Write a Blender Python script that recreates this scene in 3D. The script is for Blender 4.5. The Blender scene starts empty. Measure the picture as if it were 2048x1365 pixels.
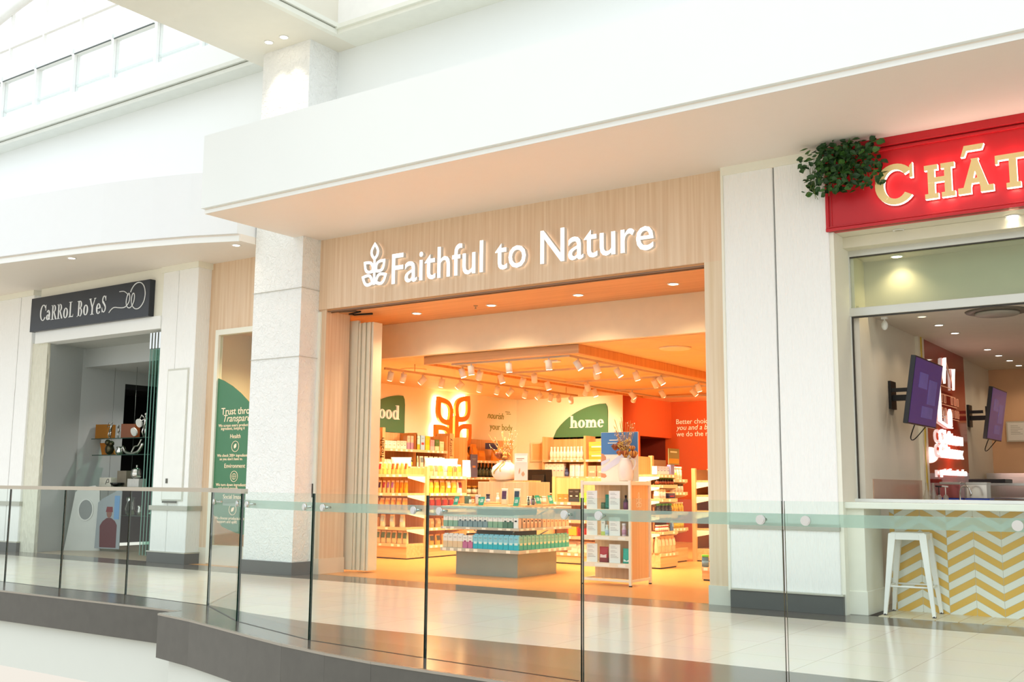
import bpy, bmesh, math, random
from math import sin, cos, pi, radians
from mathutils import Vector, Matrix
random.seed(7)
S = bpy.context.scene
COL = S.collection

# ------------------------------------------------------------------ camera
YAW, PITCH, ROLL, FPX = -0.608925, 0.136677, 0.00759359, 2098.2
fw = Vector((sin(YAW) * cos(PITCH), cos(YAW) * cos(PITCH), sin(PITCH)))
rt0 = Vector((cos(YAW), -sin(YAW), 0)); up0 = rt0.cross(fw)
rt = rt0 * cos(ROLL) + up0 * sin(ROLL); up = up0 * cos(ROLL) - rt0 * sin(ROLL)
cd = bpy.data.cameras.new('camera'); cam = bpy.data.objects.new('camera', cd); COL.objects.link(cam)
m = Matrix((rt, up, -fw)).transposed().to_4x4(); m.translation = Vector((0, 0, 1.18))
cam.matrix_world = m
cd.sensor_width = 36.0; cd.lens = FPX / 2048 * 36.0; cd.clip_start = 0.05; cd.clip_end = 300
S.camera = cam

# ------------------------------------------------------------------ world, daylight through the roof
W = bpy.data.worlds.new('world'); S.world = W; W.use_nodes = True
nt = W.node_tree; nt.nodes.clear()
out = nt.nodes.new('ShaderNodeOutputWorld'); bg = nt.nodes.new('ShaderNodeBackground')
tc = nt.nodes.new('ShaderNodeTexCoord'); sx = nt.nodes.new('ShaderNodeSeparateXYZ'); cr = nt.nodes.new('ShaderNodeValToRGB')
mr = nt.nodes.new('ShaderNodeMapRange'); mr.inputs[1].default_value = -1; mr.inputs[2].default_value = 1
nt.links.new(tc.outputs['Generated'], sx.inputs[0]); nt.links.new(sx.outputs['Z'], mr.inputs[0]); nt.links.new(mr.outputs[0], cr.inputs[0])
e = cr.color_ramp.elements
e[0].position = 0.0; e[0].color = (0.50, 0.42, 0.32, 1)
e[1].position = 1.0; e[1].color = (1.12, 1.19, 1.24, 1)
a = e.new(0.47); a.color = (0.74, 0.70, 0.63, 1)
a = e.new(0.56); a.color = (1.0, 1.06, 1.09, 1)
a = e.new(0.68); a.color = (1.08, 1.15, 1.19, 1)
nt.links.new(cr.outputs[0], bg.inputs[0]); bg.inputs[1].default_value = 1.0
nt.links.new(bg.outputs[0], out.inputs[0])
VS = S.view_settings
VS.view_transform = 'Standard'; VS.look = 'None'; VS.gamma = 1.0; VS.exposure = 0.36; VS.use_curve_mapping = False
sl = bpy.data.lights.new('sun', 'SUN'); sl.energy = 0.25; sl.angle = radians(25); sl.color = (1.0, 0.98, 0.95)
sun = bpy.data.objects.new('sun', sl); COL.objects.link(sun)
sun.rotation_euler = (radians(38), 0, radians(-22))

# ------------------------------------------------------------------ materials
def lin(h):
    if isinstance(h, str):
        h = h.lstrip('#'); c = [int(h[i:i + 2], 16) / 255 for i in (0, 2, 4)]
    else: c = list(h)
    return [x / 12.92 if x <= .04045 else ((x + .055) / 1.055) ** 2.4 for x in c]
_mc = {}
def M(col, rough=.5, metal=0.0, emit=0.0, ecol=None, bump=None, vary=.05, scale=6.0, alpha=1.0, ior=1.45, name=None):
    key = (str(col), rough, metal, emit, str(ecol), str(bump), vary, scale, alpha)
    if key in _mc: return _mc[key]
    mt = bpy.data.materials.new(name or 'paint'); mt.use_nodes = True
    n = mt.node_tree; p = n.nodes['Principled BSDF']; c = lin(col)
    p.inputs['Roughness'].default_value = rough; p.inputs['Metallic'].default_value = metal; p.inputs['IOR'].default_value = ior
    tc = n.nodes.new('ShaderNodeTexCoord')
    nz = n.nodes.new('ShaderNodeTexNoise'); nz.inputs['Scale'].default_value = scale; nz.inputs['Detail'].default_value = 2
    n.links.new(tc.outputs['Object'], nz.inputs['Vector'])
    mx = n.nodes.new('ShaderNodeMix'); mx.data_type = 'RGBA'
    mx.inputs[6].default_value = (*[x * (1 - vary) for x in c], 1); mx.inputs[7].default_value = (*[min(1, x * (1 + vary)) for x in c], 1)
    n.links.new(nz.outputs[0], mx.inputs[0]); n.links.new(mx.outputs[2], p.inputs['Base Color'])
    if emit:
        p.inputs['Emission Color'].default_value = (*lin(ecol or col), 1); p.inputs['Emission Strength'].default_value = emit
    if alpha < 1: p.inputs['Alpha'].default_value = alpha
    if bump:
        kind, sc, st = bump
        b = n.nodes.new('ShaderNodeBump'); b.inputs['Strength'].default_value = st; b.inputs['Distance'].default_value = .02
        mp = n.nodes.new('ShaderNodeMapping'); n.links.new(tc.outputs['Object'], mp.inputs[0])
        if kind == 'flute':
            mp.inputs['Scale'].default_value = (sc, sc, sc * .08)
            t = n.nodes.new('ShaderNodeTexNoise'); t.inputs['Scale'].default_value = 1; t.inputs['Detail'].default_value = 1
        elif kind == 'net':
            mp.inputs['Scale'].default_value = (sc, sc, sc * .3)
            t = n.nodes.new('ShaderNodeTexVoronoi'); t.inputs['Scale'].default_value = 1
        else:
            mp.inputs['Scale'].default_value = (sc, sc, sc)
            t = n.nodes.new('ShaderNodeTexNoise'); t.inputs['Scale'].default_value = 1; t.inputs['Detail'].default_value = 4; t.inputs['Distortion'].default_value = 1.6
        n.links.new(mp.outputs[0], t.inputs['Vector']); n.links.new(t.outputs[0], b.inputs['Height']); n.links.new(b.outputs[0], p.inputs['Normal'])
    _mc[key] = mt; return mt

def wood(c1, c2, along='z', rough=.45, name='wood', dens=1.0):
    key = ('w', c1, c2, along, rough, dens)
    if key in _mc: return _mc[key]
    mt = bpy.data.materials.new(name); mt.use_nodes = True; n = mt.node_tree; p = n.nodes['Principled BSDF']
    tc = n.nodes.new('ShaderNodeTexCoord'); mp = n.nodes.new('ShaderNodeMapping'); n.links.new(tc.outputs['Object'], mp.inputs[0])
    f, g = 26.0 * dens, .7
    mp.inputs['Scale'].default_value = {'z': (f, f, g), 'x': (g, f, f), 'y': (f, g, f)}[along]
    t = n.nodes.new('ShaderNodeTexNoise'); t.inputs['Scale'].default_value = 1; t.inputs['Detail'].default_value = 5; t.inputs['Distortion'].default_value = .4
    n.links.new(mp.outputs[0], t.inputs['Vector'])
    r = n.nodes.new('ShaderNodeValToRGB'); r.color_ramp.elements[0].position = .3; r.color_ramp.elements[0].color = (*lin(c1), 1)
    r.color_ramp.elements[1].position = .7; r.color_ramp.elements[1].color = (*lin(c2), 1)
    n.links.new(t.outputs[0], r.inputs[0]); n.links.new(r.outputs[0], p.inputs['Base Color']); p.inputs['Roughness'].default_value = rough
    _mc[key] = mt; return mt

def tiles(c, grout, sx, sy, rough, ox=0, oy=0, gw=.006, vary=.06, name='tiles', cut='xy'):
    mt = bpy.data.materials.new(name); mt.use_nodes = True; n = mt.node_tree; p = n.nodes['Principled BSDF']
    tc = n.nodes.new('ShaderNodeTexCoord'); mp = n.nodes.new('ShaderNodeMapping'); n.links.new(tc.outputs['Object'], mp.inputs[0])
    mp.inputs['Location'].default_value = (ox, oy, 0)
    b = n.nodes.new('ShaderNodeTexBrick'); b.offset = 0; b.inputs['Scale'].default_value = 1
    b.inputs['Brick Width'].default_value = sx; b.inputs['Row Height'].default_value = sy; b.inputs['Mortar Size'].default_value = gw; b.inputs['Mortar Smooth'].default_value = .3
    l = lin(c)
    b.inputs['Color1'].default_value = (*l, 1); b.inputs['Color2'].default_value = (*[x * (1 - vary) for x in l], 1); b.inputs['Mortar'].default_value = (*lin(grout), 1)
    if cut == 'xz':
        sp = n.nodes.new('ShaderNodeSeparateXYZ'); cb = n.nodes.new('ShaderNodeCombineXYZ')
        n.links.new(mp.outputs[0], sp.inputs[0]); n.links.new(sp.outputs[0], cb.inputs[0]); n.links.new(sp.outputs[2], cb.inputs[1]); n.links.new(cb.outputs[0], b.inputs['Vector'])
    else: n.links.new(mp.outputs[0], b.inputs['Vector'])
    nz = n.nodes.new('ShaderNodeTexNoise'); nz.inputs['Scale'].default_value = 2.5; nz.inputs['Detail'].default_value = 6; n.links.new(tc.outputs['Object'], nz.inputs['Vector'])
    mx = n.nodes.new('ShaderNodeMix'); mx.data_type = 'RGBA'; mx.blend_type = 'MULTIPLY'; mx.inputs[0].default_value = .25
    n.links.new(b.outputs[0], mx.inputs[6]); n.links.new(nz.outputs[1], mx.inputs[7])
    mx.blend_type = 'SOFT_LIGHT'
    n.links.new(mx.outputs[2], p.inputs['Base Color']); p.inputs['Roughness'].default_value = rough
    return mt

def glass(tint, refl=1.0, rough=0.0, name='glass', trans=1.0):
    key = ('g', str(tint), refl, rough, trans)
    if key in _mc: return _mc[key]
    mt = bpy.data.materials.new(name); mt.use_nodes = True; n = mt.node_tree; n.nodes.remove(n.nodes['Principled BSDF'])
    o = n.nodes['Material Output']; tr = n.nodes.new('ShaderNodeBsdfTransparent'); tr.inputs[0].default_value = (*lin(tint), 1)
    gl = n.nodes.new('ShaderNodeBsdfGlossy'); gl.inputs['Roughness'].default_value = rough
    fr = n.nodes.new('ShaderNodeFresnel'); fr.inputs[0].default_value = 1.5
    ge_ = n.nodes.new('ShaderNodeNewGeometry'); mb_ = n.nodes.new('ShaderNodeMath'); mb_.operation = 'MULTIPLY_ADD'; mb_.inputs[1].default_value = -refl; mb_.inputs[2].default_value = refl; n.links.new(ge_.outputs['Backfacing'], mb_.inputs[0])
    mu = n.nodes.new('ShaderNodeMath'); mu.operation = 'MULTIPLY'; n.links.new(mb_.outputs[0], mu.inputs[1]); n.links.new(fr.outputs[0], mu.inputs[0])
    ms = n.nodes.new('ShaderNodeMixShader'); n.links.new(mu.outputs[0], ms.inputs[0]); n.links.new(tr.outputs[0], ms.inputs[1]); n.links.new(gl.outputs[0], ms.inputs[2])
    last = ms
    if trans < 1:
        df = n.nodes.new('ShaderNodeBsdfDiffuse'); df.inputs[0].default_value = (*lin(tint), 1)
        m2 = n.nodes.new('ShaderNodeMixShader'); m2.inputs[0].default_value = trans; n.links.new(df.outputs[0], m2.inputs[1]); n.links.new(ms.outputs[0], m2.inputs[2]); last = m2
    n.links.new(last.outputs[0], o.inputs[0]); _mc[key] = mt; return mt

# ------------------------------------------------------------------ mesh building
class MB:
    def __init__(s): s.k = 0; s.v = []; s.f = []; s.mi = []; s.sm = []
    def add(s, vs, fs, mi=0, smooth=False):
        o = len(s.v); s.v += [tuple(p) for p in vs]
        for f in fs: s.f.append([i + o for i in f]); s.mi.append(mi); s.sm.append(smooth)
        return s
    def box(s, x0, x1, y0, y1, z0, z1, mi=0):
        if x0 > x1: x0, x1 = x1, x0
        if y0 > y1: y0, y1 = y1, y0
        if z0 > z1: z0, z1 = z1, z0
        e = 6e-5 * (s.k % 9); s.k += 1; x0 -= e; x1 += e; y0 -= e; y1 += e; z0 -= e; z1 += e
        v = [(x, y, z) for x in (x0, x1) for y in (y0, y1) for z in (z0, z1)]
        return s.add(v, [(0, 1, 3, 2), (4, 6, 7, 5), (0, 4, 5, 1), (2, 3, 7, 6), (0, 2, 6, 4), (1, 5, 7, 3)], mi)
    def obox(s, c, size, R, mi=0):
        hx, hy, hz = [a / 2 for a in size]
        v = [Vector(c) + R @ Vector((x, y, z)) for x in (-hx, hx) for y in (-hy, hy) for z in (-hz, hz)]
        return s.add(v, [(0, 1, 3, 2), (4, 6, 7, 5), (0, 4, 5, 1), (2, 3, 7, 6), (0, 2, 6, 4), (1, 5, 7, 3)], mi)
    def prism(s, poly, a0, a1, axis='z', mi=0, side=None):
        """poly 2-D: axis z -> (x,y); axis y -> (x,z); axis x -> (y,z)"""
        def P(p, t): return {'z': (p[0], p[1], t), 'y': (p[0], t, p[1]), 'x': (t, p[0], p[1])}[axis]
        e = 6e-5 * (s.k % 9); s.k += 1; a0, a1 = min(a0, a1) - e, max(a0, a1) + e
        n = len(poly); v = [P(p, a0) for p in poly] + [P(p, a1) for p in poly]
        s.add(v, [tuple(range(n)), tuple(range(2 * n - 1, n - 1, -1))], mi)
        o = len(s.v) - 2 * n
        for i in range(n):
            j = (i + 1) % n; s.f.append([o + i, o + n + i, o + n + j, o + j]); s.mi.append(mi if side is None else side); s.sm.append(False)
        return s
    def tube(s, pts, r, n=8, mi=0, cap=True):
        pts = [Vector(p) for p in pts]; rr = r if isinstance(r, (list, tuple)) else [r] * len(pts)
        o = len(s.v); d0 = (pts[1] - pts[0]).normalized(); a = Vector((0, 0, 1)) if abs(d0.z) < .9 else Vector((1, 0, 0)); u = d0.cross(a).normalized()
        for i, p in enumerate(pts):
            d = (pts[min(i + 1, len(pts) - 1)] - pts[max(i - 1, 0)]).normalized(); u = (u - d * u.dot(d)).normalized(); w = d.cross(u)
            for k in range(n): s.v.append(tuple(p + (u * cos(2 * pi * k / n) + w * sin(2 * pi * k / n)) * rr[i]))
        for i in range(len(pts) - 1):
            for k in range(n): s.f.append([o + i * n + k, o + i * n + (k + 1) % n, o + (i + 1) * n + (k + 1) % n, o + (i + 1) * n + k]); s.mi.append(mi); s.sm.append(True)
        if cap:
            s.f.append([o + k for k in range(n)][::-1]); s.mi.append(mi); s.sm.append(False)
            q = o + (len(pts) - 1) * n; s.f.append([q + k for k in range(n)]); s.mi.append(mi); s.sm.append(False)
        return s
    def lathe(s, prof, n=16, c=(0, 0, 0), mi=0, smooth=True, sxy=(1, 1)):
        o = len(s.v)
        for r, z in prof:
            for k in range(n): s.v.append((c[0] + r * sxy[0] * cos(2 * pi * k / n), c[1] + r * sxy[1] * sin(2 * pi * k / n), c[2] + z))
        for i in range(len(prof) - 1):
            for k in range(n): s.f.append([o + i * n + k, o + i * n + (k + 1) % n, o + (i + 1) * n + (k + 1) % n, o + (i + 1) * n + k]); s.mi.append(mi); s.sm.append(smooth)
        s.f.append([o + k for k in range(n)][::-1]); s.mi.append(mi); s.sm.append(False)
        q = o + (len(prof) - 1) * n; s.f.append([q + k for k in range(n)]); s.mi.append(mi); s.sm.append(False)
        return s
    def ball(s, c, r, n=10, mi=0, sc=(1, 1, 1)):
        k = n // 2; prof = [(max(1e-4, r * sin(pi * i / k)), -r * cos(pi * i / k)) for i in range(k + 1)]
        return s.lathe([(a * sc[0], b * sc[2]) for a, b in prof], n, c, mi)
    def ring(s, cx, cz, rx, rz, tv, th, a0=0, a1=360, n=28, y0=0, y1=.05, mi=0, side=None):
        for i in range(n):
            t0, t1 = radians(a0 + (a1 - a0) * i / n), radians(a0 + (a1 - a0) * (i + 1) / n)
            P = lambda t, q: (cx + (rx - q * tv) * cos(t), cz + (rz - q * th) * sin(t))
            s.prism([P(t0, 0), P(t1, 0), P(t1, 1), P(t0, 1)], y0, y1, 'y', mi, side)
        return s
    def mesh(s, name):
        me = bpy.data.meshes.new(name); me.from_pydata(s.v, [], s.f)
        me.polygons.foreach_set('material_index', s.mi); me.polygons.foreach_set('use_smooth', s.sm)
        bm = bmesh.new(); bm.from_mesh(me); bmesh.ops.recalc_face_normals(bm, faces=bm.faces); bm.to_mesh(me); bm.free()
        me.update(); return me
    def build(s, name, mats, parent=None, loc=None, rz=None, bevel=0, **tags):
        o = bpy.data.objects.new(name, s.mesh(name)); COL.objects.link(o)
        for mt in (mats if isinstance(mats, (list, tuple)) else [mats]): o.data.materials.append(mt)
        if parent: o.parent = parent
        if loc: o.location = loc
        if rz is not None: o.rotation_euler = (0, 0, rz)
        if bevel:
            b = o.modifiers.new('bevel', 'BEVEL'); b.width = bevel; b.segments = 2; b.limit_method = 'ANGLE'
        tag(o, **tags); return o

def tag(o, label=None, cat=None, group=None, kind=None):
    if label: o['label'] = label
    if cat: o['category'] = cat
    if group: o['group'] = group
    if kind: o['kind'] = kind
    return o
def thing(name, label, cat, loc=(0, 0, 0), rz=0, group=None):
    o = bpy.data.objects.new(name, None); COL.objects.link(o); o.location = loc; o.rotation_euler = (0, 0, rz); o.empty_display_size = .05
    return tag(o, label, cat, group)
def struct(mb, name, mats, bevel=0): return mb.build(name, mats, kind='structure', bevel=bevel)
def B(*a): return MB().box(*a)
def dup(root, loc, rz, label, group=None):
    r = root.copy(); COL.objects.link(r); r.location = loc; r.rotation_euler = (0, 0, rz); r['label'] = label
    if group: r['group'] = group
    def rec(a, b):
        for ch in a.children:
            c = ch.copy(); COL.objects.link(c); c.parent = b; rec(ch, c)
    rec(root, r); return r

_tc = [0]
def text_mb(body, w=None, h=None, depth=.002, shear=0, bold=0, space=1.0):
    """text in the x-z plane facing -y, lower left corner at the origin; baseline kept"""
    cu = bpy.data.curves.new('lettering', 'FONT'); cu.body = body; cu.size = 1; cu.extrude = depth / 2; cu.shear = shear; cu.offset = bold; cu.space_character = space; cu.resolution_u = 3
    o = bpy.data.objects.new('lettering', cu); COL.objects.link(o)
    dg = bpy.context.evaluated_depsgraph_get(); dg.update(); me = bpy.data.meshes.new_from_object(o.evaluated_get(dg))
    vs = [v.co.copy() for v in me.vertices]; fs = [tuple(p.vertices) for p in me.polygons]
    nz = [abs(p.normal.z) for p in me.polygons]
    bpy.data.objects.remove(o); bpy.data.curves.remove(cu); bpy.data.meshes.remove(me)
    x0 = min(v.x for v in vs); x1 = max(v.x for v in vs); z1 = max(v.y for v in vs)
    cap = z1
    k = (w / (x1 - x0)) if w else h / cap; kz = (h / cap) if h else k
    mb = MB()
    mb.v = [((v.x - x0) * k, -v.z, v.y * kz) for v in vs]; mb.f = [list(f) for f in fs]; mb.mi = [0 if q > .5 else 1 for q in nz]; mb.sm = [False] * len(fs)
    return mb

# serif capitals and lower case cut from stems, bowls and slabs
def serif(mb, word, x, z, H, wscale=1.0, y0=0, y1=.02, tv=.15, th=.05, slab=.045, gap=.10, mats=(0, None), small=None):
    mi, side = mats
    def st(x0, w, a, b, s=1, top=True, bot=True, e=.09):
        mb.prism([(x0, a), (x0 + w, a), (x0 + w, b), (x0, b)], y0, y1, 'y', mi, side)
        if bot: mb.prism([(x0 - e * K, a), (x0 + w + e * K, a), (x0 + w + e * K, a + slab * K), (x0 - e * K, a + slab * K)], y0, y1, 'y', mi, side)
        if top: mb.prism([(x0 - e * K, b - slab * K), (x0 + w + (e * K if top != 'l' else 0), b - slab * K), (x0 + w + (e * K if top != 'l' else 0), b), (x0 - e * K, b)], y0, y1, 'y', mi, side)
    def pg(pts): mb.prism([(x + px * K * wscale, z + pz * K) for px, pz in pts], y0, y1, 'y', mi, side)
    def rg(cx, cz, rx, rz, a0=0, a1=360, tvv=None, thh=None): mb.ring(x + cx * K * wscale, z + cz * K, rx * K * wscale, rz * K, (tvv or tv) * K * wscale, (thh or th) * K, a0, a1, 26, y0, y1, mi, side)
    for ch in word:
        K = H; t = tv * wscale
        S_ = lambda px, a, b, **k: st(x + px * K * wscale, t * K, z + a * K, z + b * K, **k)
        if ch == ' ': x += .35 * K * wscale; continue
        w = .6
        if ch == 'o': w = .60; rg(.30, .31, .30, .33)
        elif ch == 'e':
            w = .56; rg(.29, .31, .28, .33, 0, 325); pg([(.1, .31), (.55, .31), (.55, .31 + th * 1.1), (.1, .31 + th * 1.1)])
        elif ch == 'd': w = .66; rg(.29, .31, .29, .33); S_(.45, 0, .98, top='l')
        elif ch == 'f':
            w = .44; S_(.12, 0, .78, top=False); rg(.32, .78, .20, .20, 20, 180); pg([(0, .58), (.40, .58), (.40, .64), (0, .64)]); mb.ball((x + .46 * K * wscale, (y0 + y1) / 2, z + .86 * K), .07 * K, 8, mi, (1, 1, 1)) if False else pg([(.40, .78), (.52, .78), (.52, .92), (.40, .92)])
        elif ch == 'h' or ch == 'n':
            w = .68; S_(.06, 0, .98 if ch == 'h' else .63, top='l'); S_(.45, 0, .40, top=False); rg(.36, .38, .24, .25, 0, 180)
        elif ch == 'm':
            w = 1.02; S_(.06, 0, .63, top='l'); S_(.43, 0, .40, top=False); S_(.80, 0, .40, top=False); rg(.35, .38, .225, .25, 0, 180); rg(.72, .38, .225, .25, 0, 180)
        elif ch == 'a': w = .56; rg(.22, .17, .22, .18); rg(.26, .42, .22, .21, 0, 160); S_(.34, 0, .45, top=False, e=.03)
        elif ch == 'C': w = .80; rg(.46, .5, .46, .52, 38, 322); pg([(.78, .62), (.85, .62), (.85, 1.0), (.78, .92)])
        elif ch == 'R':
            w = .80; S_(.10, 0, 1); rg(.36, .76, .30, .25, -90, 90); pg([(.1, .96), (.38, .96), (.38, 1.01), (.1, 1.01)]); pg([(.1, .51), (.38, .51), (.38, .56), (.1, .56)]); pg([(.32, .53), (.48, .53), (.84, 0), (.64, 0)])
        elif ch == 'L': w = .66; S_(.10, 0, 1); pg([(.1, 0), (.62, 0), (.62, .2), (.57, .06), (.1, .05)])
        elif ch == 'B':
            w = .72; S_(.10, 0, 1); rg(.34, .76, .27, .25, -90, 90); rg(.36, .27, .32, .28, -90, 90)
            for q in (0, .51, .96): pg([(.1, q), (.38, q), (.38, q + .05), (.1, q + .05)])
        elif ch == 'Y': w = .80; S_(.34, 0, .45, top=False); pg([(.0, 1), (.17, 1), (.49, .42), (.34, .42)]); pg([(.80, 1), (.71, 1), (.36, .42), (.46, .42)]); pg([(-.05, .96), (.25, .96), (.25, 1), (-.05, 1)]); pg([(.62, .96), (.88, .96), (.88, 1), (.62, 1)])
        elif ch == 'S':
            w = .60; rg(.28, .76, .26, .26, 20, 250, tvv=.12, thh=.06); rg(.28, .27, .27, .28, -160, 80, tvv=.12, thh=.06); pg([(.10, .62), (.22, .70), (.50, .42), (.40, .33)]); pg([(.47, .7), (.52, .7), (.52, 1.0), (.47, .94)]); pg([(.02, .0), (.07, .06), (.07, .3), (.02, .3)])
        elif ch == 'H': w = .86; S_(.10, 0, 1); S_(.58, 0, 1); pg([(.1, .47), (.7, .47), (.7, .47 + th), (.1, .47 + th)])
        elif ch == 'T': w = .86; S_(.36, 0, 1, top=False); pg([(0, 1 - th), (.86, 1 - th), (.86, 1), (0, 1)]); pg([(0, .74), (.08, .74), (.08, 1), (0, 1)]); pg([(.78, .74), (.86, .74), (.86, 1), (.78, 1)])
        elif ch == 'E':
            w = .72; S_(.10, 0, 1)
            for q in (0, .47, 1 - th): pg([(.1, q), (.66 if q != .47 else .52, q), (.66 if q != .47 else .52, q + th), (.1, q + th)])
            pg([(.60, 0), (.67, 0), (.67, .25), (.60, .25)]); pg([(.60, .75), (.67, .75), (.67, 1), (.60, 1)])
        elif ch == 'U': w = .86; S_(.10, .3, 1, bot=False); S_(.58, .3, 1, bot=False); rg(.42, .32, .32, .33, 180, 360)
        elif ch in 'AÂ':
            w = .92; a = tv * .55
            pg([(.10, .04), (.10 + tv, .04), (.46 + a * .9, 1), (.46 - a * .6, 1)]); pg([(.82, .04), (.82 - tv * 1.05, .04), (.46 - a * .9, 1), (.46 + a * .6, 1)])
            pg([(.22, .28), (.70, .28), (.68, .28 + th), (.24, .28 + th)])
            pg([(.0, 0), (.34, 0), (.34, slab * 1.2), (0, slab * 1.2)]); pg([(.58, 0), (.92, 0), (.92, slab * 1.2), (.58, slab * 1.2)])
            if ch == 'Â': pg([(.10, 1.08), (.20, 1.08), (.26, 1.24), (.66, 1.24), (.72, 1.40), (.20, 1.40)])
        x += (w + gap) * K * wscale
    return x

def leaf_pts(cx, cz, L, Wd, ang, n=12):
    pts = []
    for i in range(n + 1):
        t = i / n; pts.append((t * L, Wd * sin(pi * t ** .9) * .5))
    for i in range(n - 1, 0, -1):
        t = i / n; pts.append((t * L, -Wd * sin(pi * t ** .9) * .5))
    c, s_ = cos(ang), sin(ang)
    return [(cx + a * c - b * s_, cz + a * s_ + b * c) for a, b in pts]
def leaf_ring(mb, cx, cz, L, Wd, ang, th, y0, y1, mi=0, side=None, axis='y'):
    o = leaf_pts(cx, cz, L, Wd, ang); i_ = leaf_pts(cx + cos(ang) * th * 1.3, cz + sin(ang) * th * 1.3, L - 2.7 * th, Wd - 2 * th, ang)
    n = len(o)
    for k in range(n):
        j = (k + 1) % n; mb.prism([o[k], o[j], i_[j], i_[k]], y0, y1, axis, mi, side)
def sprig(mb, cx, z0, H, th, y0, y1, mi=0, side=None, axis='y'):
    leaf_ring(mb, cx, z0 + .56 * H, .44 * H, .27 * H, pi / 2, th, y0, y1, mi, side, axis)
    for sg in (-1, 1):
        for zz in (.26, .0):
            ang = pi / 2 + sg * radians(-48 if zz else -62)
            leaf_ring(mb, cx + sg * .02 * H, z0 + (zz + .03) * H, .42 * H, .29 * H, ang, th, y0, y1, mi, side, axis)
    mb.prism([(cx - th / 2, z0), (cx + th / 2, z0), (cx + th / 2, z0 + .58 * H), (cx - th / 2, z0 + .58 * H)], y0, y1, axis, mi, side)
def flip_x(mb):
    """turn a piece made in the x-z plane facing -y so it faces +x"""
    mb.v = [(-p[1], p[0], p[2]) for p in mb.v]; return mb
def shift(mb, dx=0, dy=0, dz=0):
    mb.v = [(p[0] + dx, p[1] + dy, p[2] + dz) for p in mb.v]; return mb
ORD = ['first', 'second', 'third', 'fourth', 'fifth', 'sixth', 'seventh', 'eighth', 'ninth', 'tenth', 'eleventh', 'twelfth', 'thirteenth', 'fourteenth', 'fifteenth', 'sixteenth', 'seventeenth', 'eighteenth', 'nineteenth', 'twentieth']
# ================================================================== palette
WHITE = M('#F3F5F3', .55, vary=.01); WALLW = M('#EEF2F1', .6, vary=.012, scale=1.5)
CREAM = M('#F1EFE0', .5, vary=.02); SOFF = M('#EFE6DC', .6, vary=.01)
FLUTE = M('#F8F8F5', .4, bump=('flute', 95, .42), vary=.015, scale=30)
CRACK = M('#F4F5F3', .45, bump=('rough', 16, 1.0), vary=.01)
NET = M('#DFDDCB', .5, bump=('net', 22, .9), vary=.03)
OAK = wood('#DCBB98', '#EBD2B6', 'z'); OAKX = wood('#C98F5C', '#DDA672', 'x'); OAKY = wood('#D9A468', '#E8BC85', 'y')
PLINTH = M('#4C504E', .35, vary=.10, scale=14); STEEL = M('#B9B8AE', .3, metal=.85, vary=.05)
DARKT = M('#5B5750', .16, vary=.12, scale=5)
CHROME = M('#D9DAD8', .12, metal=1, vary=.02); BLACK = M('#141312', .4)
LAMP = M('#FFFFFF', .4, emit=9.0, ecol='#FFF3DD'); TRIMR = M('#F2F2EE', .4)

# ================================================================== atrium floors
FLOORM = (tiles('#F0E8DA', '#D2C9B9', .61, .61, .14, ox=.08, oy=.02, gw=.004, vary=.05, name='cream tile'))
struct(B(-26, 6, 9.52, 10.12, -.30, 0.001), 'floor_shopfront_band', tiles('#66615A', '#3E3B37', .61, .30, .16, ox=.08, gw=.004, vary=.25, name='dark border tile'))
kl = [(-26, 7.02), (-12.15, 6.98), (-10.97, 6.94), (-9.83, 6.98), (-8.34, 6.9), (-7.6, 6.72), (-6.83, 6.62), (-5.9, 6.6), (-4.7, 6.66), (-3.5, 6.75), (-1.5, 6.77), (6, 6.8)]
outer = [(6, 5.9), (1, 5.7), (-1.5, 5.45), (-3.0, 5.38), (-3.83, 5.385), (-4.3, 5.40), (-4.9, 5.43), (-5.4, 5.50), (-5.95, 5.61), (-6.49, 5.76), (-7.0, 5.91), (-7.6, 6.08), (-8.2, 6.205), (-8.2, 6.44), (-26, 6.44)]
poly = kl + outer
struct(MB().prism(kl + [(6, 9.52), (-26, 9.52)], -.30, 0), 'floor', FLOORM)
# light floor is cut where the void begins: dark border lies from the tile edge to the kerb
struct(MB().prism(poly, -.30, .003), 'floor_kerb', tiles('#6A645B', '#44403B', .61, .61, .15, ox=.08, oy=.3, gw=.005, vary=.22, name='kerb tile'))
kf = MB()
KF = outer
for i in range(1, len(KF) - 1):
    (xa, ya), (xb, yb) = KF[i], KF[i + 1]
    zb = -.385 if i < 12 else -.315
    d = Vector((yb - ya, -(xb - xa), 0)).normalized() * .02
    if d.y > 0: d = -d
    if xa == xb: d = Vector((-.02, 0, 0))
    kf.prism([(xa, ya), (xb, yb), (xb + d.x, yb + d.y), (xa + d.x, ya + d.y)], zb, -.012)
struct(kf, 'trim_kerb_face', M('#55534E', .4, vary=.16, scale=9))
kt = MB()
for i in range(1, len(KF) - 1):
    (xa, ya), (xb, yb) = KF[i], KF[i + 1]
    d = Vector((yb - ya, -(xb - xa), 0)).normalized() * .024
    if d.y > 0: d = -d
    if xa == xb: d = Vector((-.024, 0, 0))
    kt.prism([(xa, ya), (xb, yb), (xb + d.x, yb + d.y), (xa + d.x, ya + d.y)], -.012, .004)
struct(kt, 'trim_kerb_nosing', M('#A59F95', .3, metal=.6))
struct(B(-26, 6, 6.5, 12, -.80, -.31).prism([(-8.1, 6.25), (-7, 5.97), (-5.5, 5.62), (-4, 5.5), (6, 5.95), (6, 6.6), (-8.1, 6.6)], -.80, -.31), 'wall_slab_edge', M('#D6DAD4', .6, vary=.01))
struct(B(-40, 20, -12, 12, -5.3, -5.1), 'floor_lower_level', tiles('#D8CDB8', '#B8AC98', .6, .6, .25, name='lower tile'))

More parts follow.
